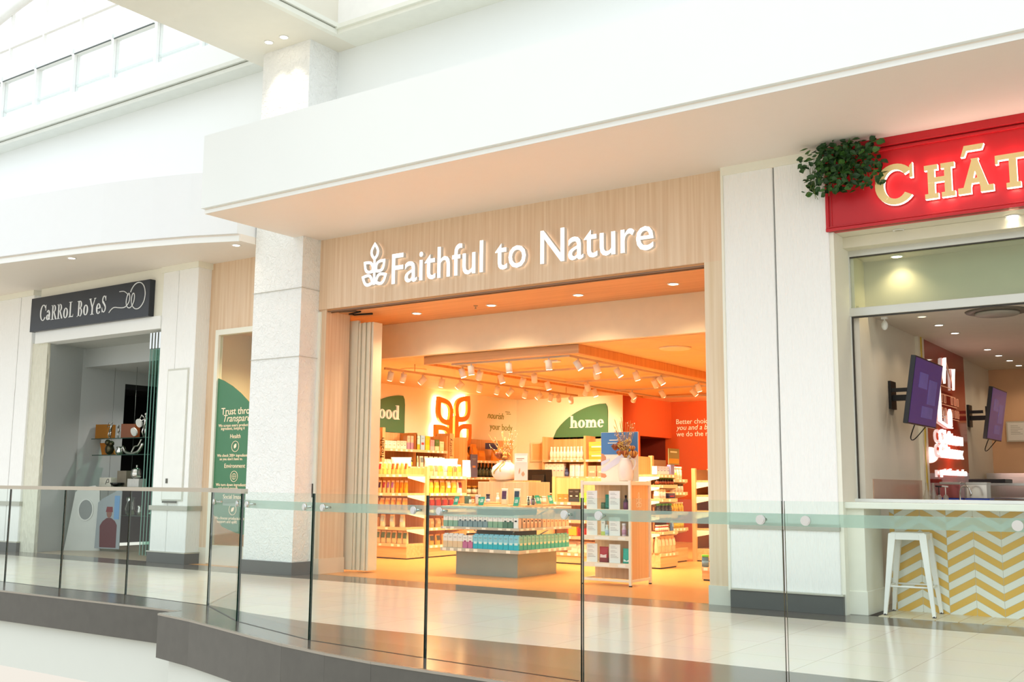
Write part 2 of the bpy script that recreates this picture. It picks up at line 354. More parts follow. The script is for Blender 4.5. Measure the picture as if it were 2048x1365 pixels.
# ================================================================== upper atrium
struct(B(-26, -11.56, 10.3, 10.6, 4.56, 7.42).box(-11.56, 6, 10.3, 10.6, 4.56, 7.5), 'wall_upper', WALLW)
c = MB().box(-26, -11.3, 10.02, 10.32, 7.38, 7.44).box(-26, -11.3, 9.98, 10.32, 7.46, 7.52).box(-26, -11.3, 10.06, 10.3, 7.44, 7.46)
struct(c, 'trim_cornice_left', M('#DDE0D8', .5))
struct(B(-26, -11.3, 10.12, 10.55, 7.52, 8.0), 'wall_clerestory_sill', WALLW)
struct(B(-11.56, -9.9, -3, 10.3, 7.3, 9.2), 'ceiling_beam', M('#E4E0D2', .6, vary=.02))
c = MB().box(-9.9, 6, 9.84, 10.32, 7.3, 7.36).box(-9.9, 6, 9.80, 9.9, 7.36, 7.42).box(-9.9, -9.82, -3, 9.84, 7.29, 7.36).box(-9.9, -9.79, -3, 9.84, 7.38, 7.44)
struct(c, 'trim_cornice_right', M('#E9EADF', .5))
struct(B(-9.9, 6, 9.92, 10.32, 7.36, 9.2), 'wall_lightwell', M('#F7F7F4', .6))
# main bulkhead over the shop
struct(B(-10.45, 6, 8.2, 10.05, 4.56, 5.5), 'wall_bulkhead', WALLW)
struct(B(-10.43, 6, 8.25, 10.1, 4.5, 4.56), 'ceiling_soffit', SOFF)
struct(B(-10.432, 6, 8.246, 8.252, 4.5, 4.545).box(-10.434, -10.428, 8.25, 10.0, 4.5, 4.545), 'trim_bulkhead_lip', WHITE)
cv = [(-26, 8.02), (-19, 8.1), (-17, 8.27), (-15.47, 8.446), (-14.38, 8.60), (-13.38, 8.77), (-12.52, 8.98), (-11.9, 9.16), (-11.5, 9.32), (-11.22, 9.43)]
struct(MB().prism(cv + [(-11.2, 10.32), (-26, 10.32)], 4.6, 5.5), 'wall_bulkhead_curved', M('#EDF0F3', .6, vary=.01))
struct(MB().prism([(x + .02, y + .05) for x, y in cv] + [(-11.2, 10.32), (-26, 10.32)], 4.5, 4.6), 'ceiling_soffit_left', SOFF)
lp = MB()
for i in range(len(cv) - 1):
    (xa, ya), (xb, yb) = cv[i], cv[i + 1]; lp.prism([(xa, ya + .035), (xb, yb + .035), (xb, yb + .055), (xa, ya + .055)], 4.498, 4.575)
struct(lp, 'trim_curved_lip', WHITE)
# glazed end wall above the cornice
fr = M('#F3F6F5', .5)
k = 0; XS = [-21.5, -20.3, -19.1, -17.95, -16.75, -15.58, -14.38, -13.2, -12.0, -10.8]
arch = lambda x: 10.35 + .0 * x - .028 * (x + 15.5) ** 2 + .25
for i in range(len(XS) - 1):
    xa, xb = XS[i], XS[i + 1]; t = thing('window_%d' % (i + 1), None, None); t['kind'] = 'structure'
    w = MB().box(xa - .035, xa + .035, 10.2, 10.32, 8.0, 8.8).box(xa - .02, xa + .02, 10.3, 10.36, 8.8, max(9.0, arch(xa)))
    w.box(xa + .035, xb - .035, 10.2, 10.32, 8.78, 8.9).box(xa, xb, 10.27, 10.33, 8.19, 8.23).box(xa, xb, 10.30, 10.36, 9.5, 9.56)
    w.build('window_frame', fr, t); B(xa + .035, xb - .035, 10.255, 10.262, 8.0, 8.78).build('pane', glass('#FBFDFD', .5), t)
    B(xa + .05, xb - .05, 10.18, 10.2, 8.765, 8.78).build('seal', M('#5A6462', .5), t)
ar = MB(); pts = [(x, 10.25, arch(x)) for x in [-22 + .8 * i for i in range(16)]]
ar.tube(pts, .09, 8); struct(ar, 'trim_arch_rib', fr)

# ================================================================== pillars
def base(mb, x0, x1, y0, y1, h=.165, t=.025): mb.box(x0 - t, x1 + t, y0 - t, y1, 0, h)
p = B(-11.19, -10.25, 9.75, 10.3, 0, 7.32)
struct(p, 'wall_pillar_textured', CRACK)
struct(B(-11.2, -10.235, 9.735, 10.3, 3.79, 3.797).box(-11.2, -10.235, 9.735, 10.3, 2.86, 2.866), 'trim_pillar_joints', M('#C9C8C0', .6))
b = MB(); base(b, -11.19, -10.25, 9.75, 10.32); struct(b, 'baseboard_pillar_textured', PLINTH, bevel=.004)
# right pillar
struct(B(-4.30, -3.76, 10.0, 10.5, .15, 4.45).box(-3.745, -3.2, 10.0, 10.5, .15, 4.45), 'wall_pillar_fluted', FLUTE, bevel=.012)
struct(B(-4.31, -3.2, 9.985, 10.5, 4.41, 4.5).box(-4.32, -4.295, 9.99, 10.5, 0.16, 4.5), 'trim_pillar_cap', CREAM)
b = MB(); base(b, -4.27, -3.2, 10.0, 10.45, .17); struct(b, 'baseboard_pillar_fluted', PLINTH, bevel=.004)
struct(B(-4.28, -3.17, 9.962, 10.4, .17, .19).box(-4.3, -3.19, 9.985, 10.2, .77, .835), 'trim_pillar_band', STEEL, bevel=.003)
# left pillar between the two shops
struct(B(-13.62, -13.25, 10.05, 10.5, .15, 4.42).box(-13.24, -12.79, 10.05, 10.5, .15, 4.42), 'wall_pillar_left', FLUTE, bevel=.01)
struct(B(-13.64, -12.76, 10.02, 10.5, 4.41, 4.5), 'trim_pillar_left_cap', CREAM)
b = MB(); base(b, -13.62, -12.79, 10.05, 10.4, .15); struct(b, 'baseboard_pillar_left', PLINTH, bevel=.004)
struct(B(-13.66, -12.76, 10.02, 10.4, .15, .17).box(-13.66, -12.76, 10.03, 10.3, .77, .84), 'trim_pillar_left_band', STEEL, bevel=.003)
# far left wall
struct(B(-26, -17.62, 10.05, 10.6, .15, 4.42).box(-17.6, -17.2, 10.05, 10.6, .15, 4.42), 'wall_far_left', FLUTE, bevel=.01)
struct(B(-17.2, -16.75, 10.09, 10.15, .0, 3.56), 'wall_jamb_left', NET)
struct(B(-26, -17.18, 10.02, 10.5, 4.41, 4.5), 'trim_far_left_cap', CREAM)
b = MB(); base(b, -26, -17.2, 10.05, 10.4, .15); struct(b, 'baseboard_far_left', PLINTH)
struct(B(-26, -17.18, 10.03, 10.3, .77, .84).box(-26, -17.17, 10.02, 10.4, .15, .17), 'trim_far_left_band', STEEL)

# ================================================================== shop front (middle shop)
struct(B(-10.27, -4.31, 10.08, 10.28, 3.53, 4.5), 'wall_header', OAK)
struct(B(-10.27, -10.12, 10.1, 10.56, 0.2, 3.53), 'wall_jamb_oak', OAK); struct(B(-10.28, -10.11, 10.09, 10.57, 0, .2), 'baseboard_jamb', M('#E8D5BD', .4))
struct(B(-10.30, -10.20, 10.075, 10.1, 0, 3.5), 'trim_jamb_white', CREAM)
struct(B(-4.56, -4.32, 10.08, 10.6, .19, 3.53), 'wall_jamb_right', wood('#DCC3A0', '#E9D6BC', 'z')); struct(B(-4.57, -4.31, 10.07, 10.6, 0, .19), 'baseboard_jamb_right', M('#D9DACC', .4))
struct(B(-10.9, -4.3, 10.12, 11.5, 3.51, 3.6), 'ceiling_entrance', OAKX)
struct(B(-10.25, -4.5, 10.12, 10.135, 3.495, 3.512).box(-10.25, -4.5, 10.19, 10.2, 3.49, 3.512), 'trim_door_track', M('#8A6A50', .4))
t = MB().tube([(-9.98, 10.2, 3.497), (-9.74, 10.24, 3.497), (-9.72, 10.34, 3.497), (-10.0, 10.42, 3.497), (-9.98, 10.5, 3.497), (-9.7, 10.56, 3.497)], .012, 6)
struct(t, 'trim_track_loop', BLACK)
struct(B(-12.9, -4.5, 11.5, 11.62, 3.015, 3.6), 'wall_inner_bulkhead', M('#EDD9B8', .6))
struct(B(-13.0, -4.4, 11.6, 21.1, 3.015, 3.1), 'ceiling_shop', tiles('#EEC48E', '#D6A468', 1.2, .6, .6, gw=.004, vary=.02, name='ceiling tiles'))  # white ceiling; orange of the warm bounced light is put into the tile colour
struct(B(-13.0, -4.4, 10.12, 21.1, -.3, .002), 'floor_shop', M('#DC9A52', .32, vary=.06, scale=3))
struct(B(-13.1, -12.9, 10.42, 18.9, 0, 3.52), 'wall_shop_left', M('#F8EED2', .6, vary=.01))
struct(B(-12.9, -10.3, 18.7, 18.72, 0, 3.05), 'wall_shop_back', M('#F8ECCE', .6, vary=.01))
RED = M('#C24E1C', .5, vary=.02)
struct(B(-10.45, -10.3, 18.72, 19.45, 0, 3.05).box(-10.45, -10.3, 19.45, 20.9, 2.22, 3.05), 'wall_shop_red_return', RED)
struct(B(-10.45, -4.4, 20.9, 21.1, 0, 3.05), 'wall_shop_red', RED)
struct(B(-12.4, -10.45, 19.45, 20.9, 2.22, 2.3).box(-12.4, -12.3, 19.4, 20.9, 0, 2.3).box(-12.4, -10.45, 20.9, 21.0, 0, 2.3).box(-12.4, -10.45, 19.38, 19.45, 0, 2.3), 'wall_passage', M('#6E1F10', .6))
struct(B(-4.5, -4.36, 10.6, 21.1, 0, 3.6), 'wall_shop_right', M('#F0DDBb', .6))
struct(B(-12.9, -10.6, 11.5, 11.6, 0, 3.52), 'wall_display_back', wood('#E2A96E', '#EDBD88', 'z'))
struct(B(-10.62, -10.58, 10.6, 11.5, 0, 3.52).box(-13, -10.6, 10.55, 11.6, 3.5, 3.6), 'wall_display_side', M('#F0D9B4', .6))
# oak panel with display window
struct(B(-12.83, -11.1, 10.3, 10.4, 3.46, 4.5).box(-12.83, -12.60, 10.3, 10.4, 0.24, 3.46), 'wall_oak_left', OAK)
struct(B(-12.84, -12.55, 10.29, 10.38, 0, .24).box(-12.55, -11.1, 10.29, 10.42, 0, .28), 'baseboard_window', M('#E6E0CF', .4))
wn = thing('window_12', None, None); wn['kind'] = 'structure'
B(-12.60, -12.53, 10.27, 10.36, .02, 3.46).box(-12.6, -11.1, 10.27, 10.36, 3.38, 3.46).build('window_frame', CREAM, wn)
B(-12.53, -11.1, 10.31, 10.318, .28, 3.38).build('pane', glass('#F2F8F4', 1.2), wn)
fp = [(-12.53, .75), (-12.3, .55), (-12.0, .47), (-11.6, .42), (-11.2, .5), (-11.2, 1.2), (-11.22, 1.6), (-11.4, 1.92), (-11.6, 2.14), (-11.8, 2.33), (-12.0, 2.48), (-12.2, 2.6), (-12.4, 2.69), (-12.53, 2.73)]
MB().prism(fp, 10.300, 10.306, 'y').build('green_film', M('#4C8560', .25, vary=.02, alpha=.93), wn)['label'] = 'green arch-shaped window film'
cr_ = M('#F6D9B8', .5, emit=.25)
def wtext(parent, s, x, z, w=None, h=None, y=10.297, mat=None, shear=0, bold=0, name='lettering', depth=.003):
    t = text_mb(s, w, h, depth, shear, bold); shift(t, x, y, z); t.mi = [0] * len(t.mi); return t.build(name, mat or cr_, parent)
wtext(wn, 'Trust through', -12.42, 2.18, h=.10, bold=.005)
wtext(wn, 'Transparency', -12.36, 2.075, h=.10, shear=.3)
for s, z in (('We screen every product and', 2.0), ('ingredient, keeping it', 1.955), ('We check 200+ ingredients', 1.56), ('so you don\'t have to.', 1.51), ('We turn down ingredients', 1.135), ('not good enough', 1.085), ('We choose products that', .655), ('support and uplift', .605)):
    wtext(wn, s, -12.47 + (0 if 'We' in s else .06), z, h=.042)
for s, z in (('Health', 1.83), ('Environment', 1.40), ('Social Impact', .955)):
    wtext(wn, s, -12.2 if s == 'Health' else -12.30, z, h=.06)
ic = MB()
for z in (1.71, 1.276, .80):
    ic.ring(-12.08, z, .08, .08, .006, .006, 0, 360, 24, 10.293, 10.298)
ic.ring(-12.08, 1.276, .045, .045, .004, .004, 0, 360, 20, 10.293, 10.298); ic.box(-12.125, -12.035, 10.293, 10.298, 1.274, 1.278).box(-12.082, -12.078, 10.293, 10.298, 1.231, 1.321)
ic.prism(leaf_pts(-12.11, .77, .09, .05, .8), 10.293, 10.298, 'y').prism(leaf_pts(-12.10, 1.68, .08, .05, 1.1), 10.293, 10.298, 'y')
ic.build('icons', cr_, wn)

# entrance lettering
sg = thing('shop_sign', 'large white lettering Faithful to Nature with leaf sprig on the oak header', 'sign', (-8.92, 10.08, 3.735))
FACE = M('#FFFFFF', .4, emit=.75); SIDE = M('#E4E2DE', .5)
t = text_mb('Faithful to Nature', 3.76, .395, .055, bold=.006, space=1.02); shift(t, .05, -.055, 0); t.build('lettering', [FACE, SIDE], sg)
mb = MB(); sprig(mb, -.25, 0.02, .57, .040, -.085, -.02, 0, 1); mb.build('leaf_sprig', [FACE, SIDE], sg)

# left shop header + sign
struct(B(-17.0, -13.62, 10.06, 10.3, 3.55, 4.5), 'wall_left_shop_header', CREAM)
struct(B(-17.05, -13.62, 10.03, 10.3, 3.54, 3.74), 'trim_left_shop_lintel', WHITE)
sb = thing('shop_sign', 'black sign board reading CaRRoL BoYeS with curling line drawing', 'sign', (-17.12, 9.96, 3.74))
B(0, 3.29, 0, .1, 0, .585).build('board', M('#262B33', .3, vary=.1, scale=2), sb, bevel=.004)
SL = M('#E9ECEC', .35, metal=.2)
mb = MB(); x = .10
for ch, sc, dz in (('C', .27, .03), ('a', .27, .03), ('R', .25, 0.02), ('R', .25, .02), ('o', .27, .02), ('L', .26, .02), (' ', .30, 0), ('B', .26, .01), ('o', .27, .02), ('Y', .27, 0.01), ('e', .27, .01), ('S', .27, .02)):
    x = serif(mb, ch, x, .14 + dz, sc, .62 if ch.isupper() else .68, -.008, .001, tv=.17, th=.05, slab=.035, gap=.13)
k = 1.62 / (x - .1) if x > 1.72 else 1
x1 = max(p[0] for p in mb.v); x0 = min(p[0] for p in mb.v); mb.v = [(.30 + (p[0] - x0) * 1.88 / (x1 - x0), p[1], p[2]) for p in mb.v]
mb.build('lettering', SL, sb)
cu = [(1.92, .14), (2.0, .19), (2.1, .215), (2.25, .20), (2.4, .19), (2.5, .21), (2.58, .27), (2.6, .35), (2.57, .41), (2.52, .38), (2.49, .30), (2.5, .23), (2.56, .18), (2.63, .175), (2.70, .21), (2.75, .29), (2.75, .37), (2.71, .40), (2.67, .36), (2.66, .27), (2.70, .20), (2.78, .15), (2.88, .14), (2.98, .17), (3.07, .25), (3.10, .36), (3.06, .47), (2.97, .54), (2.85, .56), (2.73, .53), (2.64, .46), (2.62, .42)]
def smooth(P, n=5):
    o = []
    for i in range(len(P) - 1):
        p0, p1, p2, p3 = [Vector(P[max(0, min(len(P) - 1, i + d))]) for d in (-1, 0, 1, 2)]
        for k in range(n):
            t = k / n; o.append(.5 * ((2 * p1) + (p2 - p0) * t + (2 * p0 - 5 * p1 + 4 * p2 - p3) * t * t + (3 * p1 - p0 - 3 * p2 + p3) * t ** 3))
    o.append(Vector(P[-1])); return o
cu = [(2.27 + (a - 1.92) * .78, b) for a, b in cu]
mb = MB(); mb.tube(smooth([(a, -.004, b) for a, b in cu]), .009, 6); mb.tube(smooth([(2.52, -.004, .46), (2.63, -.004, .455), (2.71, -.004, .42), (2.76, -.004, .38)]), .007, 6); mb.build('line_drawing', SL, sb)

# ================================================================== right shop front
struct(B(-3.22, 4, 10.085, 10.5, 3.662, 3.7).box(-3.22, 4, 10.3, 10.5, 3.55, 3.66), 'ceiling_right_soffit', M('#E6E1CC', .5))
struct(B(-3.22, -3.16, 10.02, 10.5, 0, 3.66), 'wall_jamb_cream', CREAM)
struct(B(-3.2, -3.0, 10.13, 10.7, 0, 1.0).box(-3.21, -2.99, 10.12, 10.7, 0, .22), 'wall_counter_end', M('#EDECDD', .45), bevel=.006)
struct(B(-2.925, 4, 10.7, 10.8, 0, 1.0), 'wall_counter_tiled', None or M('#FFFFFF'))
o = bpy.data.objects['wall_counter_tiled']
zz = bpy.data.materials.new('zigzag tile'); zz.use_nodes = True; n = zz.node_tree; p = n.nodes['Principled BSDF']; p.inputs['Roughness'].default_value = .15
tcn = n.nodes.new('ShaderNodeTexCoord'); sp = n.nodes.new('ShaderNodeSeparateXYZ'); n.links.new(tcn.outputs['Object'], sp.inputs[0])
def mth(op, a, b=None):
    q = n.nodes.new('ShaderNodeMath'); q.operation = op
    for i, v in enumerate((a, b)):
        if v is None: continue
        if isinstance(v, (int, float)): q.inputs[i].default_value = v
        else: n.links.new(v, q.inputs[i])
    return q.outputs[0]
X, Z = sp.outputs[0], sp.outputs[2]
col = mth('FLOOR', mth('DIVIDE', X, .24))
pp = mth('PINGPONG', X, .24)
jog = mth('MULTIPLY', mth('MODULO', mth('ADD', mth('FLOOR', mth('DIVIDE', X, .48)), 40), 3), .07)
v = mth('ADD', mth('SUBTRACT', Z, mth('MULTIPLY', pp, .58)), mth('MULTIPLY', jog, 1.0))
q = mth('FRACT', mth('DIVIDE', mth('ADD', v, 3), .14))
band = mth('GREATER_THAN', q, .5)
g1 = mth('LESS_THAN', mth('FRACT', mth('MULTIPLY', q, 2)), .045); g2 = mth('LESS_THAN', mth('FRACT', mth('DIVIDE', mth('ADD', X, 30), .24)), .014)
grout = mth('MAXIMUM', g1, g2)
mx = n.nodes.new('ShaderNodeMix'); mx.data_type = 'RGBA'; mx.inputs[6].default_value = (*lin('#EEF0E6'), 1); mx.inputs[7].default_value = (*lin('#E6B84C'), 1); n.links.new(band, mx.inputs[0])
m2 = n.nodes.new('ShaderNodeMix'); m2.data_type = 'RGBA'; m2.inputs[7].default_value = (*lin('#B9B6A2'), 1); n.links.new(grout, m2.inputs[0]); n.links.new(mx.outputs[2], m2.inputs[6]); n.links.new(m2.outputs[2], p.inputs['Base Color'])
o.data.materials[0] = zz
struct(B(-2.9, 4, 10.12, 10.7, 0, .006), 'floor_counter_strip', tiles('#E9DFC0', '#C7A765', .20, .06, .3, gw=.006, vary=.12, name='strip tile'))
struct(B(-3.2, 4, 10.08, 10.85, .985, 1.045), 'trim_counter_top', M('#F1F1E6', .25), bevel=.008)
struct(B(-3.2, 4, 10.4, 10.62, 1.045, 1.075), 'trim_window_sill', M('#E8ECE8', .35))
al = M('#D5D6CE', .35, metal=.3)
wn = thing('window_13', None, None); wn['kind'] = 'structure'
B(-3.2, -3.15, 10.46, 10.54, 1.07, 3.53).box(-3.2, 4, 10.46, 10.54, 3.49, 3.56).box(-3.2, 4, 10.45, 10.55, 2.88, 2.965).build('window_frame', al, wn, bevel=.004)
B(-3.15, 4, 10.47, 10.49, 2.865, 2.88).box(-3.15, -3.14, 10.47, 10.5, 1.07, 2.88).box(-3.15, 4, 10.47, 10.5, 1.062, 1.075).box(-3.15, 4, 10.47, 10.5, 3.48, 3.49).build('gasket', M('#3E3A33', .5), wn)
B(-3.15, 4, 10.497, 10.503, 2.965, 3.49).build('pane', glass('#EEF5EC', 1.0), wn)
# right shop interior
RW = M('#E9E1D0', .55, vary=.02)
struct(B(-3.3, -3.1, 10.55, 17.1, 0, 3.0), 'wall_right_shop_left', RW)
struct(B(-3.3, 4, 17.0, 17.2, 0, 3.0), 'wall_right_shop_back', M('#E2B48A', .55, vary=.02))
struct(B(-3.3, 4, 10.85, 17.2, 2.95, 3.05).box(-3.3, 4, 10.85, 10.95, 2.95, 3.5).box(-3.3, 4, 10.5, 10.95, 3.5, 3.55), 'ceiling_right_shop', M('#DDD3C2', .6))
struct(B(-3.3, -3.12, 10.5, 10.9, 2.95, 3.52), 'wall_right_shop_upper', RW)
struct(B(-3.3, 4, 10.7, 17.2, -.3, .002), 'floor_right_shop', M('#B8AE9E', .4))
struct(B(3.9, 4, 10.5, 17.2, 0, 3.55), 'wall_right_shop_right', RW)
struct(B(-3.1, -3.09, 10.8, 12.95, 1.05, 1.27), 'trim_splashback', M('#C9A58C', .2))
struct(B(-3.1, -3.06, 12.72, 12.97, 0, 2.95), 'trim_white_strip', M('#EFE9D6', .4)); struct(B(-3.06, -3.052, 12.80, 12.85, 0, 2.95), 'trim_yellow_strip', M('#D8B93A', .4))

# ================================================================== left shop interior
GW = M('#C4C9C8', .55, vary=.03, scale=1)
struct(MB().prism([(-16.76, 10.15), (-17.1, 11.0), (-17.1, 11.9), (-17.4, 11.9), (-17.4, 10.15)], 0, 3.6).box(-17.4, -17.1, 11.9, 13.5, 2.9, 3.6), 'wall_left_shop_side', GW)
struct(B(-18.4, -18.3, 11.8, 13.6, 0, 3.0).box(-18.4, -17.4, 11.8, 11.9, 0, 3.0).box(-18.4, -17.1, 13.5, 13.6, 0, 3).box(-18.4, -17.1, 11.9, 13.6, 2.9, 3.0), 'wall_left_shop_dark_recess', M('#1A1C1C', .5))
struct(B(-17.4, -13.3, 10.3, 13.5, 3.56, 3.62), 'ceiling_left_shop', M('#BDC0BC', .6))
struct(B(-17.1, -13.3, 11.05, 13.5, 3.23, 3.56), 'wall_left_shop_bulkhead', GW)
struct(B(-16.3, -13.3, 12.7, 12.75, 2.85, 3.3), 'wall_left_shop_back', GW)
struct(B(-13.62, -13.3, 10.5, 13.5, 0, 3.62), 'wall_left_shop_right', GW)
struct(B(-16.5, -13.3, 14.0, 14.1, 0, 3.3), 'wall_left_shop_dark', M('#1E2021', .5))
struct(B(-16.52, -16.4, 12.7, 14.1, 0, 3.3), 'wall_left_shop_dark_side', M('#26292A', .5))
struct(B(-17.4, -13.3, 10.12, 14.1, -.3, .002), 'floor_left_shop', M('#B7A68D', .3))
struct(B(-16.5, -13.4, 12.3, 12.6, 0, .22), 'baseboard_left_display', BLACK)
struct(B(-16.9, -13.3, 10.6, 14.1, 3.62, 3.7).box(-18.5, -18.4, 10.6, 14.2, 0, 3.6).box(-17.4, -13.3, 14.1, 14.2, 0, 3.6), 'wall_left_shop_outer', GW)
# ================================================================== balustrade
GL = glass('#F7FCFA', 1.0); EDGE = M('#0E2A22', .1, vary=.02); TOPE = glass('#A9D6C4', 1.5)
RAIL = glass('#DFEAE4', 1.0, .15, trans=.72)
LEFTP = [(-14.6, 6.99), (-13.35, 6.99), (-12.15, 6.98), (-10.965, 6.945), (-9.83, 6.99), (-8.36, 6.87)]
SHORT = [(-8.34, 6.86), (-7.225, 6.26)]
RIGHTP = [(-7.205, 6.25), (-5.937, 5.855), (-4.711, 5.744), (-3.402, 5.654), (-2.12, 5.67), (-0.83, 5.78), (.45, 6.0)]
pl = ['leftmost glass balustrade panel, mostly cut by the photo edge', 'glass balustrade panel below the black sign at the far left', 'glass balustrade panel left of the leaning porthole board', 'glass balustrade panel in front of the left shop display', 'glass balustrade panel in front of the plain white pillar',
      'narrow green-tinted glass panel turning the corner beside the textured pillar',
      'glass balustrade panel in front of the textured pillar', 'glass balustrade panel in front of the folding doors', 'glass balustrade panel in front of the metal-based display', 'wide glass balustrade panel in front of the fluted pillar', 'glass balustrade panel in front of the white stool', 'last glass balustrade panel beyond the right edge']
def panel(a, b, lab, h, disc):
    a = Vector((*a, 0)); b = Vector((*b, 0)); L = (b - a).length; ang = math.atan2(b.y - a.y, b.x - a.x); g = .007; t = .0085
    mb = MB(); x0, x1 = g, L - g
    v = [(x, y, z) for x in (x0, x1) for y in (-t, t) for z in (-.01, h)]
    for f, mi in (((0, 1, 3, 2), 1), ((4, 6, 7, 5), 1), ((0, 4, 5, 1), 0), ((2, 3, 7, 6), 0), ((0, 2, 6, 4), 1), ((1, 5, 7, 3), 2)):
        mb.add([v[i] for i in f], [(0, 1, 2, 3)], mi)
    o = mb.build('balustrade_panel', [GL, EDGE, TOPE], None, a, ang, label=lab, cat='glass panel', group='glass balustrade panels')
    if disc:
        for s in (.125, L - .125):
            q = MB(); q.tube([(s, -t - .014, 1.0), (s, -t, 1.0)], .027, 18); q.tube([(s, -t - .018, 1.0), (s, -t - .014, 1.0)], .022, 18); q.tube([(s, t, 1.0), (s, t + .055, 1.0)], .009, 8); q.build('standoff', CHROME, o)
    B(.03, L - .03, -.011, .011, -.01, .004).build('seal', BLACK, o)
    return o
i = 0
for P_ in (LEFTP, SHORT, RIGHTP):
    for a, b in zip(P_[:-1], P_[1:]): panel(a, b, pl[i], 1.088 if P_ is LEFTP else 1.105, P_ is not LEFTP); i += 1
def offs(P_, d):
    o = []
    for i, p in enumerate(P_):
        a = Vector(P_[max(0, i - 1)]); b = Vector(P_[min(len(P_) - 1, i + 1)]); t = (b - a).normalized(); o.append((p[0] - t.y * d, p[1] + t.x * d))
    return o
def band(P_, d0, d1, z0, z1, name, mat, **k):
    A, C_ = offs(P_, d0), offs(P_, d1); mb = MB()
    for i in range(len(P_) - 1): mb.prism([A[i], A[i + 1], C_[i + 1], C_[i]], z0, z1)
    return mb.build(name, mat, **k)
band(LEFTP[:-1] + [(-8.35, 6.865), (-7.16, 6.225)], -.03, .03, 1.09, 1.13, 'handrail', M('#BDB4A4', .3, metal=.7), label='brushed metal handrail capping the left glass panels', cat='handrail')
band([(-8.2, 6.785), (-7.22, 6.255)] + RIGHTP[1:], .062, .074, .966, 1.034, 'glass_rail', RAIL, label='pale green glass rail held by round metal discs behind the curved glass', cat='glass rail')

# ================================================================== lamps
def downlight(x, y, z, lab, grp, r=.05, pw=0, col=(1, .8, .55), spot=130, hot=None):
    o = MB().lathe([(r * 1.35, 0), (r * 1.35, -.006), (r * 1.05, -.008), (r, -.004)], 20).build('recessed_downlight', TRIMR, None, (x, y, z), label=lab, cat='downlight', group=grp)
    MB().lathe([(r * .98, -.001), (r * .98, -.006)], 20).build('lamp_disc', hot or LAMP, o)
    if pw:
        l = bpy.data.lights.new('lamp', 'SPOT'); l.energy = pw; l.color = col; l.spot_size = radians(spot); l.spot_blend = .8; l.shadow_soft_size = .05
        q = bpy.data.objects.new('light', l); COL.objects.link(q); q.parent = o; q.location = (0, 0, -.03)
    return o
for i, (x, y) in enumerate([(-9.205, 10.91), (-7.954, 10.93), (-6.611, 10.90), (-5.31, 10.88)]):
    downlight(x, y, 3.509, '%s recessed downlight from the left in the oak entrance ceiling' % ORD[i], 'entrance downlights', pw=55, col=(1, .74, .46), r=.055)
for x, y, l in ((-10.812, 9.50, 'left one of the two downlights beside the textured pillar top'), (-10.507, 9.50, 'right one of the two downlights beside the textured pillar top')):
    downlight(x, y, 7.299, l, 'beam downlights', pw=60, col=(1, .86, .66), spot=75)
downlight(-14.211, 8.847, 4.499, 'downlight in the left soffit above the black sign', 'left soffit downlights', pw=10); downlight(-11.45, 9.62, 4.499, 'downlight in the left soffit near the textured pillar', 'left soffit downlights', pw=6)
downlight(-1.60, 10.30, 3.549 + .112, 'downlight under the red sign at the right edge', 'right soffit downlights', pw=5)
downlight(-2.61, 10.28, 3.66, 'unlit recessed fitting under the red sign', 'right soffit downlights', hot=M('#B9B4A0', .5), r=.04)
downlight(-2.75, 10.72, 3.499, 'downlight glowing behind the upper pane of the right shop', 'right shop downlights', pw=9, col=(1, .8, .5))
for i, (x, y) in enumerate([(-2.66, 11.25), (-2.65, 11.94), (-2.64, 12.66), (-2.62, 14.39), (-2.62, 15.13), (-2.6, 15.8), (-2.6, 16.51)]):
    downlight(x, y, 2.949, '%s small ceiling downlight back from the right shop window' % ORD[i], 'right shop ceiling downlights', r=.04, pw=9, col=(1, .8, .58), hot=LAMP if i else M('#FFE2B0', .4, emit=2))
for x, y in ((-1.2, 12.2), (-.2, 13.2), (-.2, 15.5), (-1.2, 14.5), (1.5, 13), (1.5, 15.5)):  # unseen lamps out of view, added for the light they give the shop
    downlight(x, y, 2.949, 'unseen ceiling downlight added beyond the right edge of the cake shop', 'added unseen right shop downlights', r=.04, pw=9, col=(1, .8, .58))
downlight(-15.9, 12.0, 3.219, 'downlight under the bulkhead inside the left shop', 'left shop downlights', r=.06, pw=70, col=(1, .96, .9))
downlight(-11.9, 10.9, 3.499, 'lamp inside the window with the green arch film', 'window lamps', r=.05, pw=110, col=(1, .72, .42))
# ceiling raft with tracks
rf = thing('ceiling_raft', 'oak-edged suspended ceiling raft above the middle of the shop', 'ceiling raft', (0, 0, 0))
B(-9.66, -7.05, 11.63, 11.66, 2.895, 3.013).build('front_edge', OAKX, rf); B(-9.66, -7.05, 18.3, 18.33, 2.895, 3.013).build('back_edge', OAKX, rf)
B(-9.66, -9.63, 11.66, 18.3, 2.895, 3.013).box(-7.08, -7.05, 11.66, 18.3, 2.895, 3.013).build('side_edge', wood('#C98A4C', '#DC9F60', 'z'), rf)
B(-9.63, -7.08, 11.66, 18.3, 2.93, 3.0).build('underside', M('#EEC48E', .6), rf)  # warm light on the white underside is put into its colour
TRK = M('#C9B49A', .4)
tr = thing('lighting_track', 'rectangular ladder of pale lighting track under the oak-edged raft', 'lighting track', (0, 0, 0))
_bk = [0]
def bar(x0, x1, y0, y1): _bk[0] += 1; q = _bk[0] * .0004; return B(x0 - .017 - q, x1 + .017 + q, y0 - .017 - q, y1 + .017 + q, 2.868 - q, 2.895 + q)
for a in ((-9.2, -7.25, 11.72, 11.72), (-9.2, -9.2, 11.72, 18.2), (-7.25, -7.25, 11.72, 18.2), (-9.2, -7.25, 13.1, 13.1), (-9.2, -7.25, 14.75, 14.75), (-9.2, -7.25, 16.47, 16.47), (-9.2, -7.25, 18.2, 18.2)): bar(*a).build('track_bar', TRK, tr)
